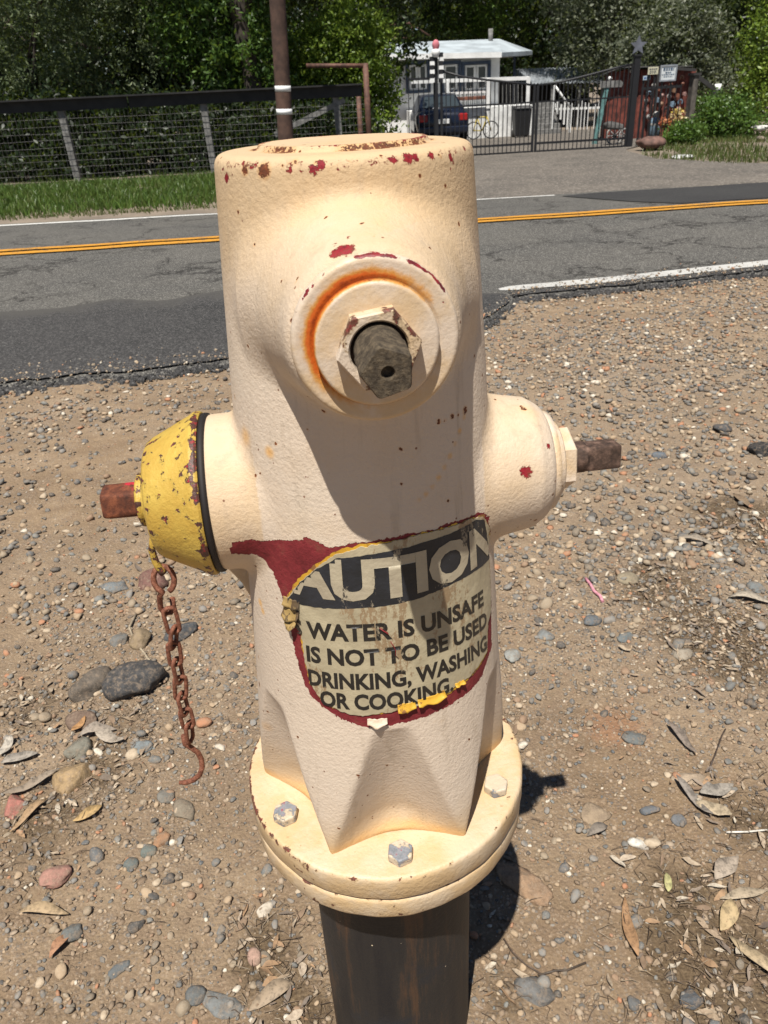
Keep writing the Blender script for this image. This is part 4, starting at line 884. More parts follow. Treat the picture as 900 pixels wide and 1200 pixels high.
STONES = [
 (157,806,66,56,.75,(.075,.073,.072),'black broken lump of asphalt left of the hanging chain',1,5),
 (106,806,46,46,.65,(.15,.125,.10),'dark brown clod touching the black asphalt lump on its left',2,5),
 (97,846,40,24,.55,(.19,.13,.095),'flat brown stone just below the dark clod',3,3),
 (93,882,37,28,.75,(.235,.22,.175),'smooth round olive grey stone above the tan block',4,1),
 (88,915,60,36,.55,(.42,.29,.155),'tan square-edged sandstone block on the left',5,6),
 (67,1033,34,34,.5,(.40,.215,.165),'pinkish red flat stone in the lower left',6,4),
 (17,948,28,36,.5,(.43,.18,.14),'red flat chip at the left edge of the photo',7,4),
 (168,880,26,18,.5,(.215,.235,.235),'pale blue grey pebble below the black asphalt lump',8,2),
 (136,688,34,14,.45,(.20,.215,.215),'long flat slate grey pebble left of the chain ring',9,1),
 (182,680,42,28,.6,(.20,.105,.085),'dull red cobble behind the chain ring',10,3),
 (213,742,30,34,.7,(.10,.105,.11),'dark grey stone behind the middle of the chain',11,3),
 (165,752,34,26,.7,(.29,.215,.13),'rough tan stone left of the middle of the chain',12,5),
 (140,752,26,20,.55,(.185,.18,.165),'grey angular stone beside the rough tan one',13,4),
 (889,531,28,20,.75,(.035,.036,.038),'near-black stone at the right edge beyond the nozzle',14,2),
 (846,506,26,16,.6,(.09,.092,.095),'charcoal stone right of the side valve stem',15,2),
 (772,537,22,13,.6,(.15,.17,.19),'blue grey oval pebble just right of the side valve stem',16,1),
 (747,990,17,19,.7,(.70,.66,.58),'bright white pebble right of the hydrant base',17,3),
 (311,1066,16,16,.6,(.62,.54,.43),'small white stone below the flange on the left',18,4),
 (616,1040,42,58,.35,(.36,.235,.145),'flat tan rock at the edge of the pipe shadow',19,4),
 (699,954,38,28,.22,(.36,.27,.18),'flat triangular tan stone right of the flange',20,5),
 (809,912,46,18,.25,(.44,.34,.24),'pale flat slab of stone among leaves on the right',21,5),
 (760,951,26,11,.5,(.155,.165,.175),'blue grey bar-shaped stone above the white pebble',22,5),
 (795,962,18,14,.5,(.17,.175,.18),'slate pebble right of the bar-shaped stone',23,2),
 (259,1178,32,40,.25,(.22,.225,.215),'large thin grey disc of stone at the bottom left of the pipe',24,1),
 (231,1169,26,20,.6,(.15,.155,.15),'dark oval pebble beside the thin grey disc',25,0),
 (626,1164,40,36,.4,(.185,.18,.17),'grey angular rock right of the pipe at the bottom',26,6),
 (808,1176,24,26,.6,(.115,.12,.125),'dark slate stone near the bottom right corner',27,4),
 (216,952,26,30,.4,(.27,.225,.165),'tan rounded stone below the chain hook',28,1),
 (195,936,22,16,.5,(.22,.205,.175),'grey brown pebble left of the one below the hook',29,1),
 (175,1003,20,15,.6,(.165,.185,.165),'greenish oval pebble in the lower left dirt',30,0),
 (155,1019,20,15,.6,(.16,.175,.16),'grey green pebble below the greenish oval one',31,0),
 (190,988,18,18,.5,(.38,.215,.12),'orange brown pebble beside the greenish oval one',32,2),
 (86,1096,26,20,.5,(.17,.175,.165),'dark flat stone below the pinkish red one',33,3),
 (140,1140,16,22,.6,(.145,.155,.155),'upright dark pebble in the lower left corner area',34,1),
 (300,1124,22,18,.6,(.45,.29,.22),'pinkish pebble left of the pipe',35,2),
 (742,1180,18,14,.6,(.15,.15,.145),'small dark pebble below the long brown leaf',36,3),
 (735,680,30,18,.5,(.30,.25,.17),'yellowish pebble right of the label',37,2),
 (745,862,30,18,.4,(.155,.165,.16),'dark slate stone beside the orange stained dirt',38,4),
 (693,730,24,14,.6,(.14,.155,.165),'blue grey oval pebble right of the label edge',39,0),
 (640,745,22,16,.5,(.25,.26,.25),'pale grey flat pebble just right of the barrel',40,1),
 (600,770,24,20,.45,(.33,.33,.30),'pale rounded pebble beside the barrel flank',41,1),
 (798,768,24,18,.5,(.36,.31,.24),'cream pebble left of the dark mulch patch',42,1),
 (733,748,16,18,.5,(.16,.18,.18),'upright oval slate pebble below the pink plastic strip',43,0),
 (886,690,18,18,.5,(.19,.20,.195),'grey pebble at the right edge above the mulch patch',44,2),
]
for (px, py, w, h, fl_, col, lab_, sd, ang) in STONES: one_stone(px, py, w, h, fl_, col, lab_, sd*7+3, ang, rot=(sd*1.3) % 3 if w/h < 1.5 else random.uniform(-.25, .25))
def one_leaf(px, py, Lpx, ang, wid, col, label, seed, name='dry_leaf', lift=.006, curl=.5, cat='leaf', group='dry leaves picked out on the dirt'):
    p = on_ground(px, py); L = Lpx*per_px(p); V, F = leaf_shape(seed, wid, curl); V = V*L; c, s = math.cos(ang), math.sin(ang); V = V@np.array([[c, s, 0], [-s, c, 0], [0, 0, 1]])
    V[:, 2] -= V[:, 2].min()
    t = NT('leaf_surface'); cc = t.mix(t.step(t.noise(130, 5, .7), .42, .66), tuple(x*.82 for x in col), tuple(x*.42 for x in col)); o = link_mesh(name, mesh_np(name, V, F, True), t.p(col=cc, rough=.75))
    o.location = (p[0], p[1], float(ter(p[1])+dirt_h(np.array([p[0]]), np.array([p[1]]))[0])+lift); sd_ = o.modifiers.new('s', 'SOLIDIFY'); sd_.thickness = .0007
    return tag(o, label, cat, group)
for a in [(735,1092,72,1.45,.10,(.36,.205,.10),'long rusty brown leaf strip right of the pipe',1),(782,1039,24,1.3,.22,(.48,.44,.20),'small yellow green leaf right of the white pebble',2),(880,1128,62,-1.0,.14,(.46,.35,.21),'pale curled leaf at the lower right edge',3),
          (852,1080,46,.9,.20,(.50,.37,.20),'golden curled leaf above the pale one at the lower right',4),(870,1054,60,.1,.10,(.44,.35,.24),'pale stem-like leaf at the right edge above the golden one',5),(850,1020,48,.6,.20,(.42,.34,.26),'folded grey tan leaf on the right',6),
          (840,930,44,.2,.22,(.34,.30,.25),'grey curled leaf among the debris on the right',7),(835,952,40,2.6,.25,(.48,.38,.25),'crumpled light brown leaf in the right debris',8),(812,940,60,1.9,.10,(.27,.23,.19),'narrow grey leaf leaning up in the right debris',9),
          (800,868,52,1.85,.10,(.24,.19,.15),'dark narrow leaf sticking up above the pale slab',10),(700,975,30,.4,.2,(.24,.20,.16),'dull leaf scrap below the triangular stone',11),(115,862,44,.2,.16,(.40,.33,.26),'pale leaf right of the flat brown stone',12),
          (130,872,40,-.4,.18,(.44,.37,.29),'bleached crumpled leaf above the tan block',13),(95,855,24,1.2,.22,(.50,.27,.11),'orange leaf scrap beside the flat brown stone',14),(40,925,60,.5,.12,(.33,.26,.19),'long tan leaf left of the tan block',15),
          (35,960,52,1.0,.10,(.40,.26,.14),'thin brown leaf below the red chip',16),(105,960,34,.6,.2,(.50,.33,.14),'golden leaf below the tan block',17),(55,1075,60,-.12,.10,(.46,.33,.19),'pale brown leaf strip below the pinkish red stone',18),
          (75,1110,40,1.1,.14,(.42,.22,.12),'reddish brown leaf in the lower left',19),(25,892,40,.3,.2,(.38,.33,.27),'bleached leaf at the left edge',20),(10,880,30,1.5,.25,(.52,.46,.38),'white dry leaf in the left corner of the debris',21),
          (318,1170,56,.5,.20,(.36,.27,.18),'broad brown leaf against the pipe foot',22),(870,590,40,1.8,.12,(.26,.18,.11),'curled brown leaf in the debris beyond the valve stem',23),(815,640,50,-.5,.09,(.36,.30,.23),'bleached leaf strip below that debris',24),(880,705,50,-.35,.12,(.45,.38,.29),'pale leaf strip at the right edge over the mulch',25)]:
    one_leaf(*a)
def one_strip(pts, r, col, label, name, cat):
    P = [on_ground(x, y) for x, y in pts]; P = [(p[0], p[1], float(ter(p[1])+dirt_h(np.array([p[0]]), np.array([p[1]]))[0])+.006) for p in P]
    o = MB().tube(P, r, 6).build(name, plain(name+'_surface', col, .6, var=.2, scale=90), None); return tag(o, label, cat)
one_strip([(686,681),(692,688),(696,696),(703,702),(706,708)], .0042, (.62, .27, .32), 'short pink plastic strip on the gravel right of the label', 'plastic_strip', 'plastic strip')
one_strip([(850,979),(875,977),(902,974)], .0017, (.62, .58, .50), 'straight white straw at the right edge', 'straw', 'straw')
one_strip([(630,1148),(650,1143),(664,1141),(686,1133)], .0016, (.07, .05, .035), 'thin dark curved twig right of the pipe', 'twig', 'twig')
one_strip([(640,1150),(615,1135),(600,1120),(590,1105)], .0013, (.09, .06, .04), 'fine twig inside the pipe shadow', 'twig', 'twig')
one_strip([(160,722),(152,738),(158,752),(170,768),(182,786)], .0030, (.36, .29, .20), 'bleached forked twig left of the chain', 'twig', 'twig')
one_strip([(830,905),(838,885),(846,862),(850,855)], .0014, (.06, .04, .03), 'dark twig standing in the right debris', 'twig', 'twig')
one_strip([(345,1160),(310,1125),(285,1085)], .0012, (.20, .15, .10), 'thin straw left of the pipe', 'twig', 'twig')
# ------------------------------------------------------------------ across the road: foliage helpers
def leaf_mat(name, cols, trans=.35, gain=1.35):
    t = NT(name); n = len(cols); cols = [tuple(x*gain for x in cc) for cc in cols]; c = t.ramp(t.island(), [(i/(n), cc) for i, cc in enumerate(cols)], 'CONSTANT')
    t.p(col=c, rough=.45, spec=.4)
    tr = t.n('BsdfTranslucent', {'Color': t.mix(.5, c, (.20, .26, .03))}); mx = t.n('MixShader', {0: trans, 1: t.b.outputs[0], 2: tr}); t.t.links.new(mx, t.out.inputs[0]); return t.m
M['leaf_olive'] = leaf_mat('grey_olive_leaves', [(.050, .066, .030), (.075, .094, .046), (.038, .052, .024), (.10, .118, .062), (.06, .082, .036)], gain=1.9)
M['leaf_dark'] = leaf_mat('dark_green_leaves', [(.020, .040, .012), (.030, .056, .016), (.014, .028, .009), (.042, .072, .020)], gain=.62)
M['leaf_green'] = leaf_mat('fresh_green_leaves', [(.045, .088, .014), (.066, .125, .020), (.030, .060, .012), (.09, .155, .030)])
M['leaf_lime'] = leaf_mat('yellow_green_leaves', [(.075, .118, .012), (.105, .155, .018), (.05, .085, .010), (.13, .175, .026)], gain=1.6)
M['leaf_grey'] = leaf_mat('dusty_grey_green_leaves', [(.075, .086, .054), (.105, .116, .075), (.05, .06, .038), (.13, .14, .095)])
M['bark'] = plain('bark', (.055, .042, .032), .95, var=.3, scale=8, bump=.8, bscale=22)
M['bark_pale'] = plain('pale_bark', (.16, .14, .12), .95, var=.35, scale=5, bump=.6, bscale=14)
LEAF = np.array([(-.5, 0, 0), (0, -.26, .06), (.5, 0, 0), (0, .26, .06)]); FS = 1.25
LEAFF = np.array([(0, 1, 2), (0, 2, 3)])
def rand_rot(n, droop=0.0):
    q = rng.normal(size=(n, 4)); q /= np.linalg.norm(q, axis=1)[:, None]; w, x, y, z = q.T
    return np.stack([np.stack([1-2*(y*y+z*z), 2*(x*y-z*w), 2*(x*z+y*w)], -1), np.stack([2*(x*y+z*w), 1-2*(x*x+z*z), 2*(y*z-x*w)], -1), np.stack([2*(x*z-y*w), 2*(y*z+x*w), 1-2*(x*x+y*y)], -1)], 1)
def foliage(name, blobs, n, size, mat, parent, off, clump=.30, aspect=1.0, front=True):
    size = size*FS
    """leaves gathered in clumps through a set of ellipsoids (cx,cy,cz,rx,ry,rz)"""
    B = np.array(blobs, float); vol = B[:, 3]*B[:, 4]*B[:, 5]; nc = max(12, n//46)
    bi = rng.choice(len(B), nc, p=vol/vol.sum()); d = rng.normal(size=(nc, 3)); d /= np.linalg.norm(d, axis=1)[:, None]; rad = rng.uniform(.25, 1, nc)**.42
    C = B[bi, :3]+d*rad[:, None]*B[bi, 3:]; k = rng.integers(0, nc, n); cs = clump*rng.uniform(.6, 1.3, nc)
    P = C[k]+rng.normal(size=(n, 3))*(cs[k][:, None])*np.array([1, 1, .75]); s = size*rng.uniform(.6, 1.35, n)
    W = np.einsum('nij,vj->nvi', rand_rot(n), LEAF*np.array([1, aspect, 1]))*s[:, None, None]+P[:, None, :]-np.array(off)
    zmin = ter(P[:, 1])[:, None]+.02-off[2]; W[..., 2] = np.maximum(W[..., 2], zmin)
    F = (LEAFF[None]+4*np.arange(n)[:, None, None]).reshape(-1, 3)
    return link_mesh(name, mesh_np(name, W.reshape(-1, 3), F, False), mat, parent)
def tree(name, label, base, trunk_h, trunk_r, blobs, n, size, mat, bark='bark', clump=.3, aspect=1.0, cat='tree', group='trees beyond the fences', lean=(0, 0)):
    bz = float(ter(base[1])); root = empty(name, (base[0], base[1], bz)); tag(root, label, cat, group)
    b = MB(); top = Vector((base[0]+lean[0], base[1]+lean[1], bz+trunk_h)); bot = Vector((base[0], base[1], bz-.1)); P = [bot.lerp(top, i/6)+Vector((.06*math.sin(i*1.7+base[0]), .05*math.cos(i*2.1), 0))*(trunk_h*.25) for i in range(7)]
    b.tube(P, [trunk_r*(1.25-.09*i) for i in range(7)], 9)
    for j, bl in enumerate(blobs[:9]):
        st = P[3+(j % 4)]; en = Vector(bl[:3]); mid = st.lerp(en, .55)+Vector((0, 0, .12)); b.tube([st, mid, en], [trunk_r*.5, trunk_r*.33, trunk_r*.12], 6)
    b.build('trunk', M[bark], root)
    foliage('crown', blobs, n, size, mat, root, root.location, clump, aspect); return root
def blobs_px(L): # (px, py, Y, rx_px, rz_px, ry_m)
    out = []
    for (px, py, Y, rx, rzp, ry) in L:
        p = at(px, py, Y); s = per_px(p); out.append((p[0], p[1], p[2], rx*s, ry, rzp*s))
    return out
def gx(px, Y): return float(at(px, 150, Y)[0])
T = tree
T('olive_tree', 'grey green willowy tree at the left edge behind the dark fence', (gx(40, 20.5), 20.8), 2.2, .16, blobs_px([(40,40,20.2,80,80,1.3),(130,60,20.4,75,75,1.2),(-60,60,20.5,90,110,1.4),(70,-90,20.8,120,90,1.6),(20,150,20.0,90,50,.8)]), 34000, .085, M['leaf_olive'], clump=.15, aspect=.7)
T('evergreen_tree', 'dark evergreen thicket tree behind the fence, second from the left', (gx(190, 22.5), 22.8), 3.0, .2, blobs_px([(180,30,22.4,70,110,1.3),(230,110,22.0,80,90,1.1),(120,150,22.2,120,60,.9),(200,-120,23,120,110,1.8),(60,130,22.6,120,80,.9),(-60,110,22.8,120,90,1)]), 36000, .11, M['leaf_dark'], clump=.26)
T('laurel_tree', 'bright leaved laurel tree just left of the brown utility pole', (gx(270, 20.3), 20.6), 2.0, .13, blobs_px([(255,40,20.0,62,70,1.0),(300,90,20.2,50,70,.9),(215,15,20.4,50,50,1.0),(280,-70,20.6,90,80,1.4)]), 20000, .10, M['leaf_green'], clump=.17, aspect=.8)
T('shade_tree', 'dense green tree behind the rusty pipe frame', (gx(360, 24.3), 24.6), 2.6, .18, blobs_px([(370,20,24.2,80,70,1.3),(330,120,24.0,70,80,1.0),(400,-80,24.8,130,90,1.8),(440,40,24.6,60,60,1.1),(400,140,24.2,60,60,.8)]), 30000, .11, M['leaf_dark'], clump=.24)
T('lime_bush', 'yellow green bush between the rusty frame and the white house', (gx(430, 21.2), 21.4), 1.2, .09, blobs_px([(385,62,21.0,60,40,.8),(428,75,21.0,34,60,.8),(440,122,20.8,26,48,.7),(390,110,21.2,55,50,.7),(418,30,21.6,42,34,.8)]), 20000, .085, M['leaf_lime'], clump=.16, cat='bush')
T('added_canopy', 'added dark tree whose unseen crown shades behind the left end of the fence', (gx(-170, 20.3), 20.5), 4.2, .2, blobs_px([(30,-110,18.9,110,60,1.0),(130,-120,19.2,100,60,1.1),(-90,-100,18.9,120,70,1.1),(60,-170,19.5,170,90,2.0)]), 5000, .12, M['leaf_dark'], clump=.24)  # crown above the view, added to shade foliage and ground behind the fence
T('added_canopy', 'added dark tree whose unseen crown shades behind the fence beside the utility pole', (gx(300, 19.6), 19.7), 4.4, .2, blobs_px([(230,-115,19.2,100,60,1.1),(330,-120,19.4,110,60,1.1),(440,-80,20,90,60,1.5),(330,-180,19.5,190,90,2.0)]), 5000, .12, M['leaf_dark'], clump=.24)  # second added crown out of view, casts shade beside the pole
for (px, lab_) in ((-10, 'dark shrub filling the gap behind the fence at the left edge'), (60, 'dark shrub behind the first grey fence post'), (125, 'dark shrub behind the middle of the left fence bay'), (190, 'dark shrub left of the second grey fence post'), (255, 'dark shrub just right of the second grey fence post'), (315, 'dark shrub behind the foot of the utility pole'), (380, 'dark shrub behind the rusty pipe frame')):
    T('thicket_shrub', lab_, (gx(px, 19.2), 19.3), .6, .05, blobs_px([(px,185,18.9,42,30,.5),(px+15,150,19.2,40,38,.6),(px-15,205,18.6,38,16,.4)]), 5200, .10, M['leaf_dark'], clump=.17, cat='shrub', group='shrubs behind the dark fence')
# wooded backdrop, tree by tree
for (px, Y, lab_, mat, n, sz, bl, bark, tr) in [
  (470, 46, 'dark tall tree rising behind the left end of the house roof', 'leaf_dark', 18000, .20, [(470,10,45,75,80,3),(420,-120,46,130,110,3),(510,-60,46,90,70,3)], 'bark', .28),
  (560, 50, 'leafy green tree behind the middle of the house roof', 'leaf_green', 18000, .20, [(560,20,49,70,50,3),(590,-60,50,110,80,3),(530,60,49,60,40,2)], 'bark', .3),
  (650, 44, 'dark evergreen with a bare trunk above the corrugated shed', 'leaf_dark', 18000, .19, [(640,30,44,50,70,2.5),(620,-100,44,120,100,3),(690,-60,45,80,80,3),(650,75,45,70,40,2)], 'bark', .34),
  (705, 36, 'grey green gum tree above the low metal shed', 'leaf_grey', 20000, .13, [(700,45,35.5,48,60,1.8),(735,10,36,55,60,2),(690,-60,36,80,70,2.2)], 'bark_pale', .22),
  (800, 40, 'drooping dark tree behind the round grey green tree', 'leaf_olive', 20000, .15, [(800,20,40,80,90,2.5),(860,-60,40,110,100,3),(760,-60,40,90,90,3)], 'bark', .3),
  (885, 33, 'dark green tree at the right edge', 'leaf_dark', 22000, .13, [(890,60,33,50,80,2),(930,0,33,80,110,2.5),(860,-40,33.5,70,80,2),(900,120,32.5,60,40,1.4)], 'bark', .26),
  (40, 34, 'tall dark tree far behind the left fence', 'leaf_dark', 16000, .20, [(40,-20,34,150,130,3),(-80,60,34,130,120,2),(130,60,34,120,110,2)], 'bark', .3),
  (260, 36, 'tall dark tree far behind the utility pole', 'leaf_dark', 16000, .20, [(260,0,36,130,130,3),(350,60,36,110,100,2),(200,100,36,120,80,2)], 'bark', .3)]:
    T('woodland_tree', lab_, (gx(px, Y), Y), 5.0, tr, blobs_px(bl), n, sz, M[mat], bark, clump=.42 if Y > 38 else .32)
T('round_tree', 'round grey green tree standing behind the signs right of the gate', (gx(795, 24), 24.4), 1.6, .12, blobs_px([(795,55,24,56,46,1.0),(755,75,24.2,32,34,.8),(835,85,23.8,26,34,.7),(800,20,24.2,40,30,.9)]), 15000, .085, M['leaf_grey'], clump=.17)
T('young_tree', 'yellow green tree at the far right edge behind the bush', (gx(905, 27), 27), 2.0, .1, blobs_px([(905,40,27,34,60,1),(890,100,26.6,24,40,.8)]), 6000, .10, M['leaf_lime'], clump=.2)
T('leafy_bush', 'large light green bush right of the grey gate pillar', (gx(848, 19.8), 19.9), .5, .05, blobs_px([(850,140,19.6,34,24,.7),(832,128,19.8,18,16,.5),(868,150,19.5,22,18,.5)]), 7000, .07, M['leaf_green'], clump=.13, cat='bush', group='bushes beside the gate')
T('low_bush', 'small dark green bush at the foot of the gate pillar', (gx(803, 18.4), 18.5), .3, .04, blobs_px([(803,157,18.3,17,15,.4),(795,160,18.2,12,10,.3)]), 3600, .06, M['leaf_green'], clump=.10, cat='bush', group='bushes beside the gate')
# a dense far wood that closes the view
foliage_far = foliage('far_wood', [(x, 62+2*math.sin(x), 4.5+1.2*math.sin(x*.7), 5, 3, 6.8) for x in np.arange(-75, 110, 3.6)], 90000, .66, M['leaf_dark'], None, (0, 0, 0), .9)
tag(foliage_far, 'dark mass of woodland far behind everything', 'wood', kind='stuff')

# ------------------------------------------------------------------ grass
def grass(name, pts, h, mat, label, w=.012):
    n = len(pts); P = np.array(pts); a = rng.uniform(0, 2*np.pi, n); hh_ = h*rng.uniform(.45, 1.3, n); ln = rng.normal(0, .35, (n, 2))*hh_[:, None]
    dx_, dy_ = np.cos(a)*w/2, np.sin(a)*w/2; z = ter(P[:, 1])
    b0 = np.stack([P[:, 0]-dx_, P[:, 1]-dy_, z-.01], 1); b1 = np.stack([P[:, 0]+dx_, P[:, 1]+dy_, z-.01], 1); m0 = np.stack([P[:, 0]-dx_*.7+ln[:, 0]*.4, P[:, 1]-dy_*.7+ln[:, 1]*.4, z+hh_*.6], 1); m1 = np.stack([P[:, 0]+dx_*.7+ln[:, 0]*.4, P[:, 1]+dy_*.7+ln[:, 1]*.4, z+hh_*.6], 1); tp = np.stack([P[:, 0]+ln[:, 0], P[:, 1]+ln[:, 1], z+hh_], 1)
    V = np.stack([b0, b1, m1, m0, tp], 1).reshape(-1, 3); o5 = 5*np.arange(n)[:, None]; F = np.concatenate([o5+np.array([0, 1, 2]), o5+np.array([0, 2, 3]), o5+np.array([3, 2, 4])])
    return tag(link_mesh(name, mesh_np(name, V, F, False), mat), label, 'grass', kind='stuff')
M['grass'] = leaf_mat('verge_grass', [(.075, .135, .022), (.055, .105, .018), (.10, .16, .03), (.12, .15, .045), (.045, .085, .016)], .3, 1.1)
M['grass_dry'] = leaf_mat('dry_verge_grass', [(.09, .115, .03), (.07, .105, .022), (.15, .14, .06), (.06, .09, .02)], .25, 1.05)
n = 30000; x = rng.uniform(-9, .2, n); y = 11.9+5.0*rng.uniform(0, 1, n)**.8+.25*fbm(x*1.2, x*0, 3, 91); k = (fbm(x*1.1, y*1.1, 3, 92) > -.5)&(y > 11.75+.02*x)&(x < np.interp(y, [11, 17], [-1.6, .6])); grass('verge_grass', np.stack([x[k], y[k]], 1), .13, M['grass'], 'green grass verge along the foot of the dark fence', .02)
n = 15000; x = rng.uniform(5.4, 13, n); y = rng.uniform(13.4, 21, n); k = (x > np.interp(y, [13, 15, 17, 20], [7.0, 5.9, 6.2, 8.0])+.3*fbm(x, y, 3, 93))&(fbm(x*.9, y*.9, 3, 94) > -.25); grass('corner_grass', np.stack([x[k], y[k]], 1), .12, M['grass_dry'], 'patchy grass on the bank right of the gate', .018)
n = 1500; x = rng.uniform(-7, -1, n); y = rng.normal(11.65, .12, n); grass('dry_fringe', np.stack([x, y], 1), .05, M['grass_dry'], 'thin dry fringe between road edge and grass', .014)
# ------------------------------------------------------------------ left fence, pole, pipe frame
def Pt(px, py, Y): return Vector(at(px, py, Y))
def zt(y): return float(ter(y))
M['black_board'] = plain('black_stained_board', (.016, .015, .015), .7, var=.3, scale=5)
M['post_grey'] = plain('weathered_grey_post', (.20, .195, .185), .85, var=.25, scale=9)
M['wire'] = plain('dull_wire', (.13, .125, .12), .6, .2)
M['pole'] = plain('brown_pole_wood', (.095, .052, .036), .85, var=.3, scale=4, bump=.5, bscale=30)
M['white'] = plain('white_paint', (.80, .80, .78), .6, var=.1, scale=2)
M['white_boards'] = plain('weathered_white_boards', (.74, .74, .72), .8, var=.15, scale=3)
M['rust_pipe'] = plain('rusty_pipe', (.13, .06, .04), .75, var=.3, scale=10)
M['iron'] = plain('black_iron', (.012, .012, .014), .5, var=.1)
FY = 17.2
fence = empty('wire_fence', (gx(150, FY), FY, zt(FY))); tag(fence, 'dark wire mesh fence with a black top board behind the grass verge', 'fence')
r0, r1 = Pt(-140, 133.5, FY), Pt(425, 106, FY); board_h = .205
k0 = Pt(150, 119.5, FY)
for a, c in ((r0, k0), (k0, r1)):
    MB().bar(a+(c-a)*.003, c-(c-a)*.003, .05, board_h).build('top_board', M['black_board'], fence)
MB().bar(r0+Vector((0, -.05, .115)), r1+Vector((0, -.05, .115)), .17, .03).build('cap_board', M['black_board'], fence)
def rail_z(x): return r0.z+(r1.z-r0.z)*(x-r0.x)/(r1.x-r0.x)
for px in (-95, 75, 244, 400):
    top = Pt(px-6, 126, FY); x = top.x; b = MB(); zb = zt(FY)-.1; xb = x+.04
    b.bar((xb, FY+.09, zb), (x, FY+.09, rail_z(x)-.02), .15, .13); b.build('post', M['post_grey'], fence)
b = MB(); z0 = zt(FY)+.06
for i in range(10):
    f = i/10
    P_ = [(x, FY-.02+.012*math.sin(x*2+i), z0+(rail_z(x)-.12-z0)*f+.008*math.sin(x*1.7+i*2)) for x in np.linspace(r0.x, r1.x, 26)]
    b.tube(P_, .0038, 4, cap=False)
x = r0.x
while x < r1.x:
    b.tube([(x, FY-.02, z0-.04), (x+.004, FY-.02, rail_z(x)-.1)], .0032, 3, cap=False); x += .085
wm = b.build('wire_mesh', M['wire'], fence, recalc=False); wm['kind'] = 'stuff'
MB().bar(Pt(322, 158, FY+.05), Pt(404, 117, FY+.05), .06, .10).build('diagonal_brace', M['post_grey'], fence)

PY = 15.0
pole = empty('utility_pole', (gx(334, PY), PY, zt(PY))); tag(pole, 'brown wooden utility pole with two white bands behind the hydrant', 'utility pole')
pa, pb = Pt(336, 178, PY), Pt(325, 0, PY); dirp = (pb-pa)/(pb.z-pa.z); foot = pa+dirp*(zt(PY)-.3-pa.z); top = pa+dirp*(7.5-pa.z)
rp = 8.9*per_px(pa); MB().tube([foot.lerp(top, i/12) for i in range(13)], [rp*(1.03-.012*i) for i in range(13)], 20).build('shaft', M['pole'], pole)
for y in (104, 131):
    c = Pt(330.5, y, PY); c = pa+dirp*(c.z-pa.z); MB().tube([c-dirp*.045, c+dirp*.045], rp*1.02, 20).build('reflective_band', M['white'], pole)
FRY = 17.9
fr = empty('pipe_frame', (gx(428, FRY), FRY, zt(FRY))); tag(fr, 'rusty square pipe frame standing at the end of the dark fence', 'pipe frame')
rr2 = .062
MB().tube([Pt(359, 77, FRY), Pt(431, 77, FRY)], rr2*.7, 10).build('crossbar', M['rust_pipe'], fr)
t_ = Pt(428, 74, FRY); MB().tube([(t_.x, FRY, zt(FRY)-.2), t_], rr2, 10).build('upright', M['rust_pipe'], fr)
t_ = Pt(420, 112, FRY+.15); MB().tube([(t_.x, FRY+.15, zt(FRY)-.2), t_], rr2*.9, 10).build('upright', M['rust_pipe'], fr)

# ------------------------------------------------------------------ iron gate
GY = 18.4
zb = zt(GY)+.03
def gate_leaf(label, pxs, tops, post_at):
    xs_ = [Pt(p, t, GY).x for p, t in zip(pxs, tops)]; zs_ = [Pt(p, t, GY).z for p, t in zip(pxs, tops)]
    g = empty('iron_gate', ((xs_[0]+xs_[-1])/2, GY, zt(GY))); tag(g, label, 'gate', 'double driveway gate')
    MB().tube([(x, GY, z) for x, z in zip(xs_, zs_)], .024, 8).build('top_rail', M['iron'], g)
    for zz in (zb, zb+.17, zb+1.0): MB().bar((xs_[0], GY, zz), (xs_[-1], GY, zz), .035, .045 if zz != zb+1.0 else .03).build('cross_rail', M['iron'], g)
    for x, z in ((xs_[0], zs_[0]), (xs_[-1], zs_[-1])): MB().bar((x, GY, zb-.05), (x, GY, z), .05, .05).build('stile', M['iron'], g)
    n = int(abs(xs_[-1]-xs_[0])/.094)
    for i in range(1, n):
        x = xs_[0]+(xs_[-1]-xs_[0])*i/n; MB().bar((x, GY-.03, zb), (x, GY-.03, float(np.interp(x, xs_, zs_))), .017, .017).build('picket', M['iron'], g)
    return g
gate_leaf('left leaf of the black iron driveway gate, in front of the car and house', [517, 540, 570, 600, 626.5], [83, 89.5, 93.5, 96.5, 100], 0)
gate_leaf('right leaf of the black iron driveway gate, in front of the sheds', [630.5, 660, 690, 720, 742], [100, 95.5, 88, 80, 75], 1)
def post(label, px, pyt, w, top=None):
    p = Pt(px, pyt, GY); g = empty('gate_post', (p.x, GY, zt(GY))); tag(g, label, 'gate post'); MB().bar((p.x, GY, zt(GY)-.2), (p.x, GY, p.z), w, w).build('shaft', M['iron'], g, bevel=.006); return g, p
gp, p = post('black gate post left of the gate, behind the checkered windsock', 510.5, 62, .08)
MB().box((p.x-.07, GY-.07, p.z), (p.x+.07, GY+.07, p.z+.03)).build('cap', M['iron'], gp)
gp2, p2 = post('black gate post topped with a metal star', 747, 66, .13)
MB().box((p2.x-.085, GY-.085, p2.z), (p2.x+.085, GY+.085, p2.z+.04)).build('cap', M['iron'], gp2)
M['star'] = plain('galvanised_star', (.16, .17, .20), .5, .3)
sp = [(p2.x+(.19 if i % 2 == 0 else .085)*math.sin(math.pi*i/5), p2.z+.20+(.19 if i % 2 == 0 else .085)*math.cos(math.pi*i/5)) for i in range(10)]
MB().prism(sp, 'y', GY-.02, GY+.02).build('star', M['star'], gp2)
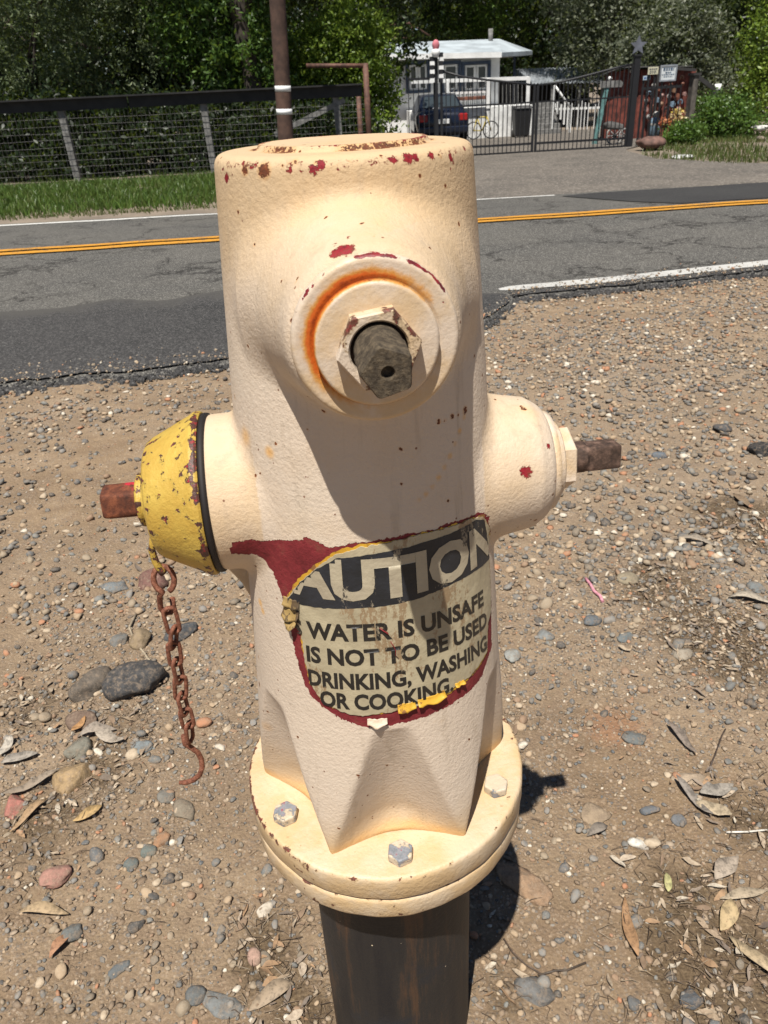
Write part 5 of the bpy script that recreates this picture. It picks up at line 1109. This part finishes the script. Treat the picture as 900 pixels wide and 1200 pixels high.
def fence_panel(label, px0, px1, pyt0, pyt1, Y, step, name='iron_fence_panel'):
    a, c = Pt(px0, pyt0, Y), Pt(px1, pyt1, Y); g = empty(name, ((a.x+c.x)/2, Y, zt(Y))); tag(g, label, 'fence')
    MB().bar(a, c, .03, .05).build('rail', M['iron'], g); MB().bar((a.x, Y, zt(Y)+.15), (c.x, Y, zt(Y)+.15), .03, .04).build('rail', M['iron'], g)
    n = max(2, int((c.x-a.x)/step))
    for i in range(n+1):
        x = a.x+(c.x-a.x)*i/n; MB().bar((x, Y-.026, zt(Y)), (x, Y-.026, a.z+(c.z-a.z)*i/n+.05), .016, .016).build('picket', M['iron'], g)
fence_panel('short black iron fence between the lime bush and the gate post', 478, 508, 93, 92, GY+.05, .094)
fence_panel('low black iron fence right of the starred gate post', 752, 798, 104, 101, GY+.1, .10)
# checkered windsock on the left gate post
ws = empty('windsock', (p.x, GY-.12, zt(GY))); tag(ws, 'black and white checkered windsock with a pink head on the left gate post', 'windsock')
M['pink'] = plain('faded_pink_cloth', (.55, .17, .20), .8)
hd = Pt(510.5, 53, GY-.12); V, F = lump(2, 5, .1, 0); o = link_mesh('head', mesh_np('head', V*np.array([.075, .06, .10])+np.array(hd)-np.array(ws.location), F, True), M['pink'], ws)
MB().lathe([(.02, 0), (.085, -.02), (.095, -.09), (.05, -.16)], 14, center=(hd.x, hd.y, hd.z-.06)).build('ruff', M['white'], ws)
for s, px in ((-1, 506.5), (1, 516.5)):
    for i in range(7):
        c = Pt(px+s*(i % 2)*.6, 64+i*5.0, GY-.12); MB().box((c.x-.05, c.y-.012, c.z-.046), (c.x+.05, c.y+.012, c.z+.042)).build('check', M['white'] if (i+(s > 0)) % 2 == 0 else M['iron'], ws)
MB().bar((hd.x, GY-.085, hd.z-.35), (hd.x, GY-.085, hd.z), .03, .03).build('hanger', M['iron'], ws)

# ------------------------------------------------------------------ house and yard
HY = 32.0; hb = zt(HY)
M['roof'] = plain('pale_metal_roof', (.42, .47, .50), .55, var=.18, scale=1.2)
M['blue_trim'] = plain('dark_blue_trim', (.035, .055, .095), .6)
M['glass'] = NT('window_glass').p(col=(.035, .045, .05), rough=.12, spec=.6)
M['dark'] = plain('interior_shade', (.02, .018, .016), .9)  # near-black colour standing in for the shade inside the shed
M['brick'] = plain('reddish_brown_planter', (.20, .075, .045), .85, var=.3)
house = empty('white_house', (gx(520, HY), HY, hb)); tag(house, 'low white house with a pale flat-pitched roof and blue trimmed windows behind the gate', 'house')
ez = Pt(520, 63, 31.3).z; wl, wr = gx(440, HY), gx(584, HY)
MB().box((wl, HY, hb), (wr, HY+6, ez-.02)).build('wall', M['white'], house)
A = Pt(448, 64.5, 31.2); B_ = Pt(587, 61.5, 31.2); Cc = Pt(624, 59.5, 34.6); Rr = Pt(585, 45.5, 35.0); Rl = Pt(448, 50.5, 35.0); D_ = Vector((A.x, 38.8, A.z)); E_ = Vector((Cc.x, 38.8, A.z))
up_ = lambda v, d: Vector((v.x, v.y, v.z+d)); pts_ = [A, B_, Cc, Rr, Rl, D_, E_]
MB().add(pts_+[up_(v, -.14) for v in pts_], [(0, 1, 3, 4), (1, 2, 3), (4, 3, 6, 5), (2, 6, 3), (0, 7, 8, 1), (1, 8, 9, 2), (2, 9, 13, 6), (5, 12, 7, 0), (0, 4, 5), (7, 12, 13, 9, 8), (6, 13, 12, 5)]).build('roof', M['roof'], house)
rf = bpy.data.objects['roof']
MB().bar(up_(A, -.07)+Vector((0, -.03, 0)), up_(B_, -.07)+Vector((.02, -.03, 0)), .05, .17).build('fascia', M['white'], rf)
v0 = Pt(575, 46, 34.5); MB().tube([v0+Vector((0, 0, -.3)), Pt(575, 33.5, 34.5)], .09, 10).build('vent_pipe', M['post_grey'], rf)
def window(px0, px1, py0, py1, panes):
    a, c = Pt(px0, py1, HY), Pt(px1, py0, HY); f = MB(); w = .11
    f.box((a.x, HY-.09, a.z), (a.x+w, HY-.001, c.z)).box((c.x-w, HY-.09, a.z), (c.x, HY-.001, c.z)).box((a.x+w, HY-.09, a.z), (c.x-w, HY-.001, a.z+w*.8)).box((a.x+w, HY-.09, c.z-w), (c.x-w, HY-.001, c.z))
    o = f.build('window', M['blue_trim'], house); n = panes
    for i in range(n):
        x0 = a.x+w+(c.x-a.x-2*w)*i/n+.03; x1 = a.x+w+(c.x-a.x-2*w)*(i+1)/n-.03; z0, z1 = a.z+w, c.z-w*1.2
        MB().box((x0+.06, HY-.035, z0+.06), (x1-.06, HY-.004, z1-.06)).build('pane', M['glass'], o)
        MB().box((x0, HY-.05, z0), (x0+.06, HY-.002, z1)).box((x1-.06, HY-.05, z0), (x1, HY-.002, z1)).box((x0+.06, HY-.05, z0), (x1-.06, HY-.002, z0+.06)).box((x0+.06, HY-.05, z1-.06), (x1-.06, HY-.002, z1)).build('sash', M['white'], o)
window(476, 504, 70.5, 110, 2); window(516.5, 540, 70.5, 110, 1); window(540.6, 575, 70.5, 110, 2)
# porch: deck skirt, beam, posts and rails in front of the wall, roofed corner to the right
DY = 30.6
dk = MB().box((gx(480, DY), DY, zt(DY)), (gx(623, DY), HY-.1, Pt(560, 126, DY).z)); dk.build('porch_skirt', M['white_boards'], house)
for i in range(13):
    x0 = gx(536+5.2*i, DY); MB().box((x0+.006, DY-.03, zt(DY)), (x0+5.05*per_px(at(560, 130, DY)), DY-.001, Pt(560, 126+1.0*(i % 3 == 1), DY).z)).build('skirt_board', M['white_boards'], house)
MB().bar(Pt(482, 96, DY), Pt(620, 91.5, DY), .09, .12).build('porch_beam', M['white'], house)
for px, y0, y1 in ((524, 94, 127), (572, 92, 127), (619, 90, 127)):
    q = Pt(px, y0, DY); MB().bar((q.x, DY, Pt(px, y1, DY).z), (q.x, DY, q.z), .13, .13).build('porch_post', M['white'], house)
MB().bar(Pt(525, 109.5, DY), Pt(571, 107.5, DY), .06, .07).build('handrail', M['white'], house)
for i in range(20):
    px = 527+i*4.9 if i < 10 else 575+(i-10)*4.6
    q0 = Pt(px, 125, DY+.02); q1 = Pt(px, 95, DY+.02); MB().bar(q0, q1, .022, .022).build('baluster', M['post_grey'], house)
a_ = Pt(536, 118, DY-.15); c_ = Pt(569, 112, DY-.15); MB().box((a_.x, DY-.3, a_.z), (c_.x, DY-.06, c_.z)).build('planter', M['brick'], house, bevel=.01)
MB().box((gx(600, 34.9), 35.0, hb), (gx(602.5, 34.9), 35.1, Cc.z-.15)).build('corner_post', M['blue_trim'], house)
rl = empty('rusty_railing', (gx(480, 39), 39.2, zt(39.2))); tag(rl, 'thin rusty railing showing above the left end of the house roof', 'railing')
for a, c in (((455, 30), (482, 27)), ((458, 44), (480, 45)), ((482, 25), (486, 62)), ((478, 26), (504, 42)), ((460, 28), (462, 60))): MB().tube([Pt(*a, 39.2), Pt(*c, 39.2)], .035, 6).build('rail', M['rust_pipe'], rl)
for px in (462, 486): q = Pt(px, 58, 39.2); MB().tube([(q.x, 39.2, zt(39.2)), q], .035, 6).build('upright', M['rust_pipe'], rl)

# ------------------------------------------------------------------ parked car seen from behind
def car():
    CY = 27.6; z0 = zt(CY); cx = gx(519.5, CY); g = empty('parked_car', (cx, CY, z0), 0); tag(g, 'dark blue sedan parked with its red tail lights toward the gate', 'car')
    t = NT('dark_blue_car_paint'); m = t.p(col=(.010, .014, .028), rough=.22, metal=.2, spec=.6); m2 = M['glass']
    st = [(0.0,.28,.80,.78),(.06,.24,.92,.84),(.18,.22,1.00,.87),(.8,.20,1.03,.88),(2.6,.20,1.00,.88),(3.6,.22,.92,.86),(4.3,.26,.78,.80),(4.45,.32,.66,.70)]
    N = 20; vs = []; fs = []
    for (y, lo, hi, hw) in st:
        for k in range(N):
            a = 2*math.pi*k/N; ca, sa_ = math.cos(a), math.sin(a); e = .45
            vs.append((cx+hw*math.copysign(abs(ca)**e, ca), CY+y, z0+(lo+hi)/2+(hi-lo)/2*math.copysign(abs(sa_)**e, sa_)))
    for i in range(len(st)-1):
        for k in range(N): fs.append((i*N+k, i*N+(k+1) % N, (i+1)*N+(k+1) % N, (i+1)*N+k))
    fs += [tuple(range(N)), tuple(range((len(st)-1)*N, len(st)*N))]
    b = MB().add(vs, fs, True); b.build('body', m, g)
    cab = [(.55,1.00,.76,1.02,.76),(1.15,1.0,.78,1.40,.58),(1.5,1.0,.80,1.46,.60),(2.5,1.0,.80,1.44,.60),(3.15,.98,.78,1.05,.74)]; vs = []; fs = []
    for (y, zl, wl_, zh, wh) in cab: vs += [(cx-wl_, CY+y, z0+zl-.06), (cx-wh, CY+y, z0+zh), (cx, CY+y, z0+zh+.025), (cx+wh, CY+y, z0+zh), (cx+wl_, CY+y, z0+zl-.06)]
    for i in range(len(cab)-1):
        for k in range(4): fs.append((i*5+k, i*5+k+1, (i+1)*5+k+1, (i+1)*5+k))
    fs += [(0, 1, 2, 3, 4), (20, 21, 22, 23, 24)]; MB().add(vs, fs, True).build('cabin', m, g)
    rw = [(cx-.64, CY+.60, z0+1.06), (cx+.64, CY+.60, z0+1.06), (cx+.53, CY+1.10, z0+1.385), (cx-.53, CY+1.10, z0+1.385)]
    MB().add([Vector(v)+Vector((0, -.012, .012)) for v in rw], [(0, 1, 2, 3)]).build('rear_window', m2, g)
    t = NT('tail_light_red'); tl = t.p(col=(.33, .012, .012), rough=.25)
    for s in (-1, 1): MB().box((cx+s*.66-.15, CY-.01, z0+.66), (cx+s*.66+.15, CY+.12, z0+.88)).build('tail_light', tl, g, bevel=.03)
    MB().box((cx-.20, CY-.035, z0+.60), (cx+.20, CY+.02, z0+.74)).build('licence_plate', M['white'], g, bevel=.004)
    MB().box((cx-.84, CY-.05, z0+.30), (cx+.84, CY+.10, z0+.52)).build('bumper', m, g, bevel=.05, seg=3)
    rub = plain('tyre_rubber', (.012, .012, .012), .8)
    for s in (-1, 1):
        for y in (.75, 3.6):
            w = MB().lathe([(.18, -.10), (.30, -.10), (.32, -.07), (.32, .07), (.30, .10), (.18, .10)], 24, 'x', (cx+s*.78, CY+y, z0+.32)).build('wheel', rub, g); MB().lathe([(.01, .0), (.17, .02), (.18, .0)], 16, 'x', (cx+s*.86, CY+y, z0+.32)).build('rim', M['wire'], w)
    return g
car()
# ------------------------------------------------------------------ bin, bicycle
BY = 29.2; zb_ = zt(BY); bx0, bx1 = gx(600.5, BY), gx(621, BY); bc = (bx0+bx1)/2; hw = (bx1-bx0)/2
bn = empty('wheelie_bin', (bc, BY, zb_)); tag(bn, 'black wheeled rubbish bin standing against the white porch skirt', 'rubbish bin'); M['bin'] = plain('black_plastic', (.012, .012, .013), .5)
bt = Pt(610, 127.5, BY).z
def frust(x0, x1, y0, y1, z0, z1, k): return MB().add([(bc-x0, BY-y0, z0), (bc+x0, BY-y0, z0), (bc+x0, BY+y0, z0), (bc-x0, BY+y0, z0), (bc-x1, BY-y1, z1), (bc+x1, BY-y1, z1), (bc+x1, BY+y1, z1), (bc-x1, BY+y1, z1)], [(0, 3, 2, 1), (4, 5, 6, 7), (0, 1, 5, 4), (1, 2, 6, 5), (2, 3, 7, 6), (3, 0, 4, 7)])
frust(hw*.78, hw*.95, .26, .32, zb_+.06, bt, 0).build('bin_body', M['bin'], bn, bevel=.03); frust(hw, hw*.9, .36, .30, bt+.005, bt+.09, 0).build('lid', M['bin'], bn, bevel=.03)
for s in (-1, 1): MB().lathe([(.01, -.04), (.12, -.04), (.12, .04), (.01, .04)], 16, 'x', (bc+s*hw*.7, BY+.27, zb_+.12)).build('wheel', M['bin'], bn)
KY = 29.6; kz = zt(KY); bike = empty('bicycle', (gx(563, KY), KY, kz)); tag(bike, 'small bicycle leaning by the white porch skirt beside the car', 'bicycle')
def ring(c, r, t, mat, name): 
    return MB().tube([(c[0]+r*math.cos(a), c[1], c[2]+r*math.sin(a)) for a in np.linspace(0, 2*math.pi, 28, endpoint=False)], t, 6, closed=True).build(name, mat, bike)
c1, c2 = Vector((gx(555, KY), KY, kz+.30)), Vector((gx(573, KY), KY, kz+.30)); c2.x = c1.x+.62
for c in (c1, c2):
    w = ring(c, .27, .022, M['bin'], 'wheel')
    b = MB(); [b.tube([c, c+Vector((.26*math.cos(a), 0, .26*math.sin(a)))], .006, 3) for a in np.linspace(0, 2*math.pi, 10, endpoint=False)]; b.build('spokes', M['wire'], w)
seat_p = c1+Vector((.12, 0, .42)); head = c2+Vector((-.14, 0, .42)); crank = c1+Vector((.30, 0, -.02)); yel = plain('yellow_frame_paint', (.55, .42, .05), .4)
b = MB(); [b.tube([u, v], .02, 6) for u, v in ((c1, crank), (crank, seat_p), (seat_p, head), (head, crank), (c1, seat_p), (head, c2))]; b.build('frame', yel, bike)
MB().tube([head, head+Vector((-.03, 0, .14)), head+Vector((-.10, -.24, .17))], .013, 6).tube([head+Vector((-.03, 0, .14)), head+Vector((-.10, .24, .17))], .013, 6).build('handlebar', M['wire'], bike); MB().box(seat_p+Vector((-.12, -.05, 0)), seat_p+Vector((.10, .05, .05))).build('saddle', M['bin'], bike, bevel=.015)

# ------------------------------------------------------------------ low metal shed with white fencing
SY = 35.0; sz_ = zt(SY); shed = empty('metal_shed', (gx(655, SY), SY, sz_)); tag(shed, 'low shed with a corrugated metal roof right of the house', 'shed')
q0, q1 = Pt(600, 99, SY), Pt(712, 97, SY); q2, q3 = Pt(602, 81.5, SY+3), Pt(714, 78.5, SY+3)
n = 28; vs = []; fs = []
for i in range(n*2+1):
    u = i/(n*2); dz = .05*(i % 2); a = q0.lerp(q1, u); c = q2.lerp(q3, u); vs += [(a.x, a.y, a.z+dz), (c.x, c.y, c.z+dz)]
for i in range(n*2): fs.append((2*i, 2*i+2, 2*i+3, 2*i+1))
o = MB().add(vs, fs).build('corrugated_roof', plain('galvanised_roofing', (.36, .39, .42), .5, .2, var=.25, scale=1.5), shed); o.modifiers.new('s', 'SOLIDIFY').thickness = .02
MB().box((q0.x, SY+2.6, sz_), (q1.x, SY+2.8, q0.z+.3)).build('back_wall', M['dark'], shed)  # wall painted near-black to imitate the shaded shed opening
for px in (606, 648, 680, 708): q = Pt(px, 99, SY+.1); MB().bar((q.x, SY+.15, sz_), (q.x, SY+.15, q.z-.02), .12, .12).build('post', M['post_grey'], shed)
WY = 33.4
wf = empty('board_fence', (gx(680, WY), WY, zt(WY))); tag(wf, 'white upright board fence stepping down in front of the low metal shed', 'fence')
for i in range(16):
    px = 648+i*3.9; a = Pt(px, 158 if i > 4 else 128+6*i, WY); c = Pt(px+3.6, [121, 119, 122, 118, 120][i % 5], WY); MB().box((a.x, WY, max(zt(WY), a.z) if i > 4 else a.z), (c.x, WY+.03, c.z)).build('board', M['white_boards'], wf)
MB().bar(Pt(648, 128, WY+.06), Pt(709, 126, WY+.06), .05, .08).build('rail', M['white_boards'], wf); q = Pt(649, 123, WY+.06); MB().bar((q.x, WY+.06, zt(WY)), q, .08, .08).build('post', M['white_boards'], wf); q = Pt(708, 120, WY+.06); MB().bar((q.x, WY+.06, zt(WY)), q, .08, .08).build('post', M['white_boards'], wf)
st = empty('garden_steps', (gx(640, 32), 32, zt(32))); tag(st, 'grey steps with a white handrail between the bin and the board fence', 'steps')
for i in range(6):
    a = Pt(627, 158-6*i, 31+.35*i); c = Pt(658-2.0*i, 158-6*i, 31+.35*i); MB().box((a.x, 31+.35*i, zt(31)), (c.x, 31+.35*(i+1), zt(31)+.17*(i+1))).build('step', M['post_grey'], st)
MB().tube([Pt(650, 100, 31.2), Pt(669, 127, 31.2)], .04, 8).build('handrail', M['white'], st); q = Pt(650, 101, 31.2); MB().bar((q.x, 31.2, zt(31.2)), q, .07, .07).build('handrail_post', M['white'], st); q = Pt(669, 127, 31.2); MB().bar((q.x, 31.2, zt(31.2)), q, .07, .07).build('handrail_post', M['white'], st)

# ------------------------------------------------------------------ red shed with its clutter
RY = 22.6; rz_ = zt(RY); red = empty('red_shed', (gx(758, RY), RY, rz_)); tag(red, 'rust red plank shed hung with clutter right of the starred gate post', 'shed')
M['red_wood'] = plain('rust_red_planks', (.17, .042, .028), .85, var=.35, scale=5); M['roof_dark'] = plain('dark_shed_roof', (.03, .028, .027), .8)
for i in range(14):
    px = 709+i*7.0; a = gx(px, RY); c = gx(px+6.8, RY); MB().box((a, RY-.02*(i % 2), rz_), (c, RY+.03, Pt(px, 84-(i > 1)*2, RY).z)).build('plank', M['red_wood'], red)
MB().box((gx(722, RY), RY+.04, rz_), (gx(807, RY), RY+1.4, Pt(760, 86, RY).z)).build('shed_body', M['red_wood'], red)
MB().add([Pt(700, 90, RY-.3), Pt(728, 79.5, RY-.3), Pt(812, 78, RY-.3), Pt(812, 76, RY+1.5), Pt(728, 77, RY+1.5), Pt(706, 87, RY+1.5)], [(0, 1, 4, 5), (1, 2, 3, 4)]).build('roof', M['roof_dark'], red)
bpy.data.objects[red.children[-1].name].modifiers.new('s', 'SOLIDIFY').thickness = .06
orn_m = [plain('ornament_'+n_, c_, .6, var=.25, scale=12) for n_, c_ in (('white', (.40, .38, .35)), ('rust', (.20, .07, .04)), ('blue', (.16, .23, .30)), ('tin', (.30, .29, .28)), ('brown', (.22, .12, .07)), ('faded', (.30, .17, .15)), ('black', (.02, .02, .02)))]
OR_ = [(740,83,3,0),(741,92,3.5,0),(740,105,3,0),(739,118,3,0),(738,130,3,5),(757,97,3,4),(766,100,3.5,0),(772,104,3,1),(780,102,2.5,6),(786,99,3,1),(790,106,3,4),(799,91,3.2,4),(800,98,3,1),(794,112,3,1),(784,113,3.2,3),(776,112,3,5),(770,117,3.4,2),(761,110,3.6,2),(757,118,3,3),(757,128,3.2,5),(766,126,3.2,1),(775,122,3.5,4),(788,122,4,2),(797,120,4,2),(795,128,3.5,3),(802,110,2.8,5),(781,128,3,6),(760,137,3.5,3)]
for i, (px, py, r, m_) in enumerate(OR_):
    p = at(px, py, RY-.12); s = .78*r*per_px(p); sh = i % 3
    if sh == 0: b = MB().lathe([(.005, -.05), (s*.5, -.04), (s, -.01), (s, .02), (.005, .02)], 12, 'y', tuple(p))
    elif sh == 1: b = MB().prism([(p[0]-s, p[2]-s*.5), (p[0]-s*.4, p[2]-s), (p[0]+s*.6, p[2]-s), (p[0]+s, p[2]), (p[0]+s*.3, p[2]+s), (p[0]-s*.7, p[2]+s*.8)], 'y', p[1]-.05, p[1]+.03)
    else: b = MB().tube([(p[0]+s*.8*math.cos(a), p[1], p[2]+s*.9*math.sin(a)) for a in np.linspace(-.7, 3.9, 12)], s*.28, 6)
    b.tube([(p[0], p[1]+.01, p[2]), (p[0], RY-.025, p[2])], .012, 5)
    tag(b.build('wall_ornament', orn_m[m_], None), 'small weathered ornament hung on the red shed wall', 'ornament', 'ornaments on the red shed wall')
def sign(label, px0, px1, py0, py1, Y, col, bars, frame=None, posts=True, ink=(.05, .06, .08)):
    a, c = Pt(px0, py1, Y), Pt(px1, py0, Y); g = empty('sign', ((a.x+c.x)/2, Y, zt(Y))); tag(g, label, 'sign')
    MB().box((a.x, Y, a.z), (c.x, Y+.02, c.z)).build('panel', plain('sign_panel', col, .5, var=.08, scale=3), g)
    W, H = c.x-a.x, c.z-a.z; k = plain('sign_print', ink, .6)
    for (u0, u1, v0, v1, nn) in bars:
        b = MB(); xx = a.x+u0*W
        while xx < a.x+u1*W-.005:
            w = min(random.uniform(.022, .05), a.x+u1*W-xx); b.box((xx, Y-.004, a.z+v0*H), (xx+w, Y-.001, a.z+v1*H)); xx += w+.016
        b.build('print_line', k, g)
    if frame: MB().box((a.x-.02, Y-.012, a.z-.02), (a.x+.01, Y+.03, c.z+.02)).box((c.x-.01, Y-.012, a.z-.02), (c.x+.02, Y+.03, c.z+.02)).box((a.x+.01, Y-.012, a.z-.02), (c.x-.01, Y+.03, a.z+.012)).box((a.x+.01, Y-.012, c.z-.012), (c.x-.01, Y+.03, c.z+.02)).build('frame', plain('sign_frame', frame, .6), g)
    for u in (.2, .8): MB().bar((a.x+u*W, Y+.045, zt(Y)), (a.x+u*W, Y+.045, c.z-.03), .035, .035).build('stake', M['iron'], g)
SGY = 19.2
sign('white notice board with dark lettering above the low iron fence', 773.5, 793, 76.5, 94.5, SGY, (.62, .65, .66), [(.14, .86, .66, .86, 0), (.30, .70, .48, .58, 0), (.10, .90, .36, .43, 0), (.22, .78, .22, .29, 0)], (.25, .27, .30), ink=(.06, .10, .16))
sign('small cream notice board left of the white one', 759, 772, 78, 87.5, SGY+.06, (.55, .52, .38), [(.12, .88, .62, .80, 0), (.2, .8, .36, .48, 0), (.15, .85, .16, .26, 0)])
sign('small pale blue plate below the cream notice board', 753.5, 762.5, 88.5, 94, SGY+.12, (.40, .50, .58), [(.12, .88, .30, .70, 0)], ink=(.05, .10, .28))
TY_ = 20.6; tz = zt(TY_); ts = empty('plank_sign', (gx(706, TY_), TY_, tz)); tag(ts, 'grey wooden plank sign on a leaning teal post behind the right gate leaf', 'sign')
MB().prism([(Pt(703, 103, TY_).x, Pt(703, 103, TY_).z), (Pt(728, 102, TY_).x, Pt(728, 102, TY_).z), (Pt(730, 97, TY_).x, Pt(730, 97, TY_).z), (Pt(727, 94, TY_).x, Pt(727, 94, TY_).z), (Pt(703, 95, TY_).x, Pt(703, 95, TY_).z)], 'y', TY_-.03, TY_+.01).build('plank', M['post_grey'], ts)
t_ = Pt(711, 102, TY_+.04); f_ = Pt(700, 152, TY_+.04); dd = (t_-f_)/(t_.z-f_.z); MB().bar(f_+dd*(tz-.05-f_.z), t_, .10, .10).build('post', plain('teal_paint', (.13, .27, .26), .7, var=.25, scale=10), ts)
tt = Pt(715, 92, TY_-.01); MB().lathe([(.01, -.03), (.045, -.02), (.05, .02), (.01, .03)], 12, 'y', tuple(tt)).build('knob', M['white'], ts)
WHY = 20.2
for (px, py, r, lab_) in ((722, 139, 9.5, 'spoked metal wheel with a pale rim leaning by the red shed'), (735, 143, 8.0, 'smaller spoked wheel right of the pale rimmed one')):
    p = Pt(px, py, WHY); s = r*per_px(p); p.z = zt(WHY)+s; w = empty('cart_wheel', (p.x, WHY, zt(WHY))); tag(w, lab_, 'wheel', 'wheels leaning by the red shed')
    MB().tube([(p.x+s*math.cos(a), WHY, p.z+s*.99*math.sin(a)) for a in np.linspace(0, 2*math.pi, 26, endpoint=False)], .022, 6, closed=True).build('rim', orn_m[3] if px == 735 else orn_m[0], w)
    for a in np.linspace(0, math.pi*2, 8, endpoint=False): MB().tube([p, (p.x+s*.97*math.cos(a), WHY, p.z+s*.97*math.sin(a))], .014, 5).build('spoke', orn_m[3], w)
    MB().lathe([(.005, -.05), (.05, -.04), (.05, .04), (.005, .05)], 10, 'y', tuple(p)).build('hub', orn_m[6], w); WHY += .25
def junk(px, py, w, h, Y, col, label, name, seed, cat, ang=3):
    p = at(px, py, Y); s = per_px(p); V, F = lump(3, seed, .16, ang); bz = zt(Y); hz = max(h*s/2, .03); me = mesh_np(name, V*np.array([w*s/2, w*s/2*.8, hz]), F, True); o = link_mesh(name, me, plain(name+'_surface', col, .8, var=.3, scale=7, bump=.4, bscale=20)); o.location = (p[0], Y, max(p[2], bz+hz*.7)); return tag(o, label, cat)
junk(719, 148, 30, 10, 19.9, (.09, .085, .08), 'dark heap of scrap under the spoked wheels', 'scrap_heap', 3, 'scrap', 6)
junk(762, 168, 29, 15, 17.2, (.16, .085, .065), 'reddish brown boulder at the foot of the starred gate post', 'boulder', 8, 'boulder', 5)
junk(891, 150, 22, 6, 19.0, (.60, .58, .54), 'white log lying in the grass at the right edge', 'log', 12, 'log', 4)
junk(891, 163, 12, 6, 17.8, (.20, .16, .12), 'brown stone in the grass below the white log', 'stone', 17, 'stone', 4)
sl_ = on_ground(800, 186); V, F = lump(3, 15, .05, 3); o = link_mesh('concrete_slab', mesh_np('concrete_slab', V*np.array([.20, .16, .035]), F, True), plain('pale_concrete', (.52, .52, .50), .85)); o.location = (sl_[0], sl_[1], zt(sl_[1])+.035); tag(o, 'flat pale concrete slab lying at the edge of the driveway grass', 'slab')
# flowers and a small figure by the fence
def blooms(label, px, py, r, Y, cols, name):
    p = at(px, py, Y); s = r*per_px(p); m = leaf_mat(name+'_petals', cols, .2); g = empty(name, (p[0], p[1], zt(Y))); tag(g, label, 'flowers'); foliage('petals', [(p[0], p[1], p[2], s, s*.6, s*.8)], 700, .05, m, g, tuple(g.location), s*.28); MB().tube([(p[0], p[1], zt(Y)), tuple(p)], .03, 6).build('stem', M['leaf_green'], g)
blooms('round bunch of yellow flowers by the low iron fence', 795, 136, 7.5, 19.4, [(.45, .34, .07), (.48, .37, .18), (.42, .18, .16), (.48, .42, .24)], 'flower_bunch')
blooms('orange flowers left of the yellow bunch', 780, 144, 6, 19.3, [(.42, .14, .05), (.40, .19, .09), (.30, .08, .05)], 'flower_bunch')
pf = at(768, 140, 19.7); fg = empty('garden_figure', (pf[0], pf[1], zt(19.7))); tag(fg, 'small blue and white garden figure left of the orange flowers', 'garden figure'); s = per_px(pf)
MB().lathe([(.01, zt(19.7)), (.15, zt(19.7)), (.13, pf[2]-2*s), (.10, pf[2]+1*s), (.04, pf[2]+3*s)], 14, center=(pf[0], pf[1], 0)).build('robe', orn_m[2], fg); V, F = ico(2); link_mesh('head', mesh_np('head', V*.075+np.array(pf)+np.array([0, 0, 5*s])-np.array(fg.location), F, True), orn_m[0], fg); MB().lathe([(.135, pf[2]-6*s), (.14, pf[2]-4*s), (.12, pf[2]-3.2*s)], 14, center=(pf[0], pf[1], 0)).build('sash', orn_m[0], fg)
# grey pillar, sloping rail, bucket
GPY = 19.6; a = Pt(807, 140, GPY); c = Pt(820, 88, GPY); gpx = empty('gate_pillar', ((a.x+c.x)/2, GPY, zt(GPY))); tag(gpx, 'grey brown wooden pillar left of the large light green bush', 'pillar'); MB().box((a.x, GPY, zt(GPY)-.1), (c.x, GPY+.28, c.z)).build('shaft', plain('grey_brown_timber', (.115, .10, .085), .85, var=.3, scale=6), gpx, bevel=.02); MB().box((a.x-.03, GPY-.03, c.z), (c.x+.03, GPY+.31, c.z+.05)).build('cap', M['roof_dark'], gpx)
bm_ = empty('overhead_bar', (gx(800, GPY), GPY+.15, zt(GPY))); tag(bm_, 'dark overhead bar joining the signs to the grey brown pillar', 'bar'); MB().bar(Pt(772, 78.5, GPY+.16), (c.x-.05, GPY+.16, c.z+.11), .05, .06).build('bar', M['roof_dark'], bm_); q = Pt(772.5, 79, GPY+.16); MB().bar((q.x, GPY+.16, zt(GPY)), q, .05, .05).build('upright', M['roof_dark'], bm_)
rl2 = empty('sloping_rail', (gx(826, 20.2), 20.2, zt(20.2))); tag(rl2, 'dark rail sloping down from the grey brown pillar into the bush', 'rail'); MB().bar(Pt(818, 90, 20.2), Pt(838, 105, 20.2), .06, .09).build('rail', M['roof_dark'], rl2); q = Pt(837, 105, 20.2); MB().bar((q.x, 20.2, zt(20.2)), q, .09, .09).build('post', M['roof_dark'], rl2)
qb = Pt(841, 103.5, 20.6); bk = empty('bucket', (qb.x, 20.6, zt(20.6))); tag(bk, 'white bucket upturned on a post above the light green bush', 'bucket'); s = per_px(qb); MB().lathe([(.01, qb.z-4.5*s), (3.0*s, qb.z-4.5*s), (3.8*s, qb.z+4.5*s), (3.4*s, qb.z+4.5*s), (.01, qb.z-3.5*s)], 18, center=(qb.x, 20.6, 0)).build('pail', M['white'], bk); MB().bar((qb.x, 20.6, zt(20.6)), (qb.x, 20.6, qb.z-4.5*s), .08, .08).build('post', M['roof_dark'], bk)
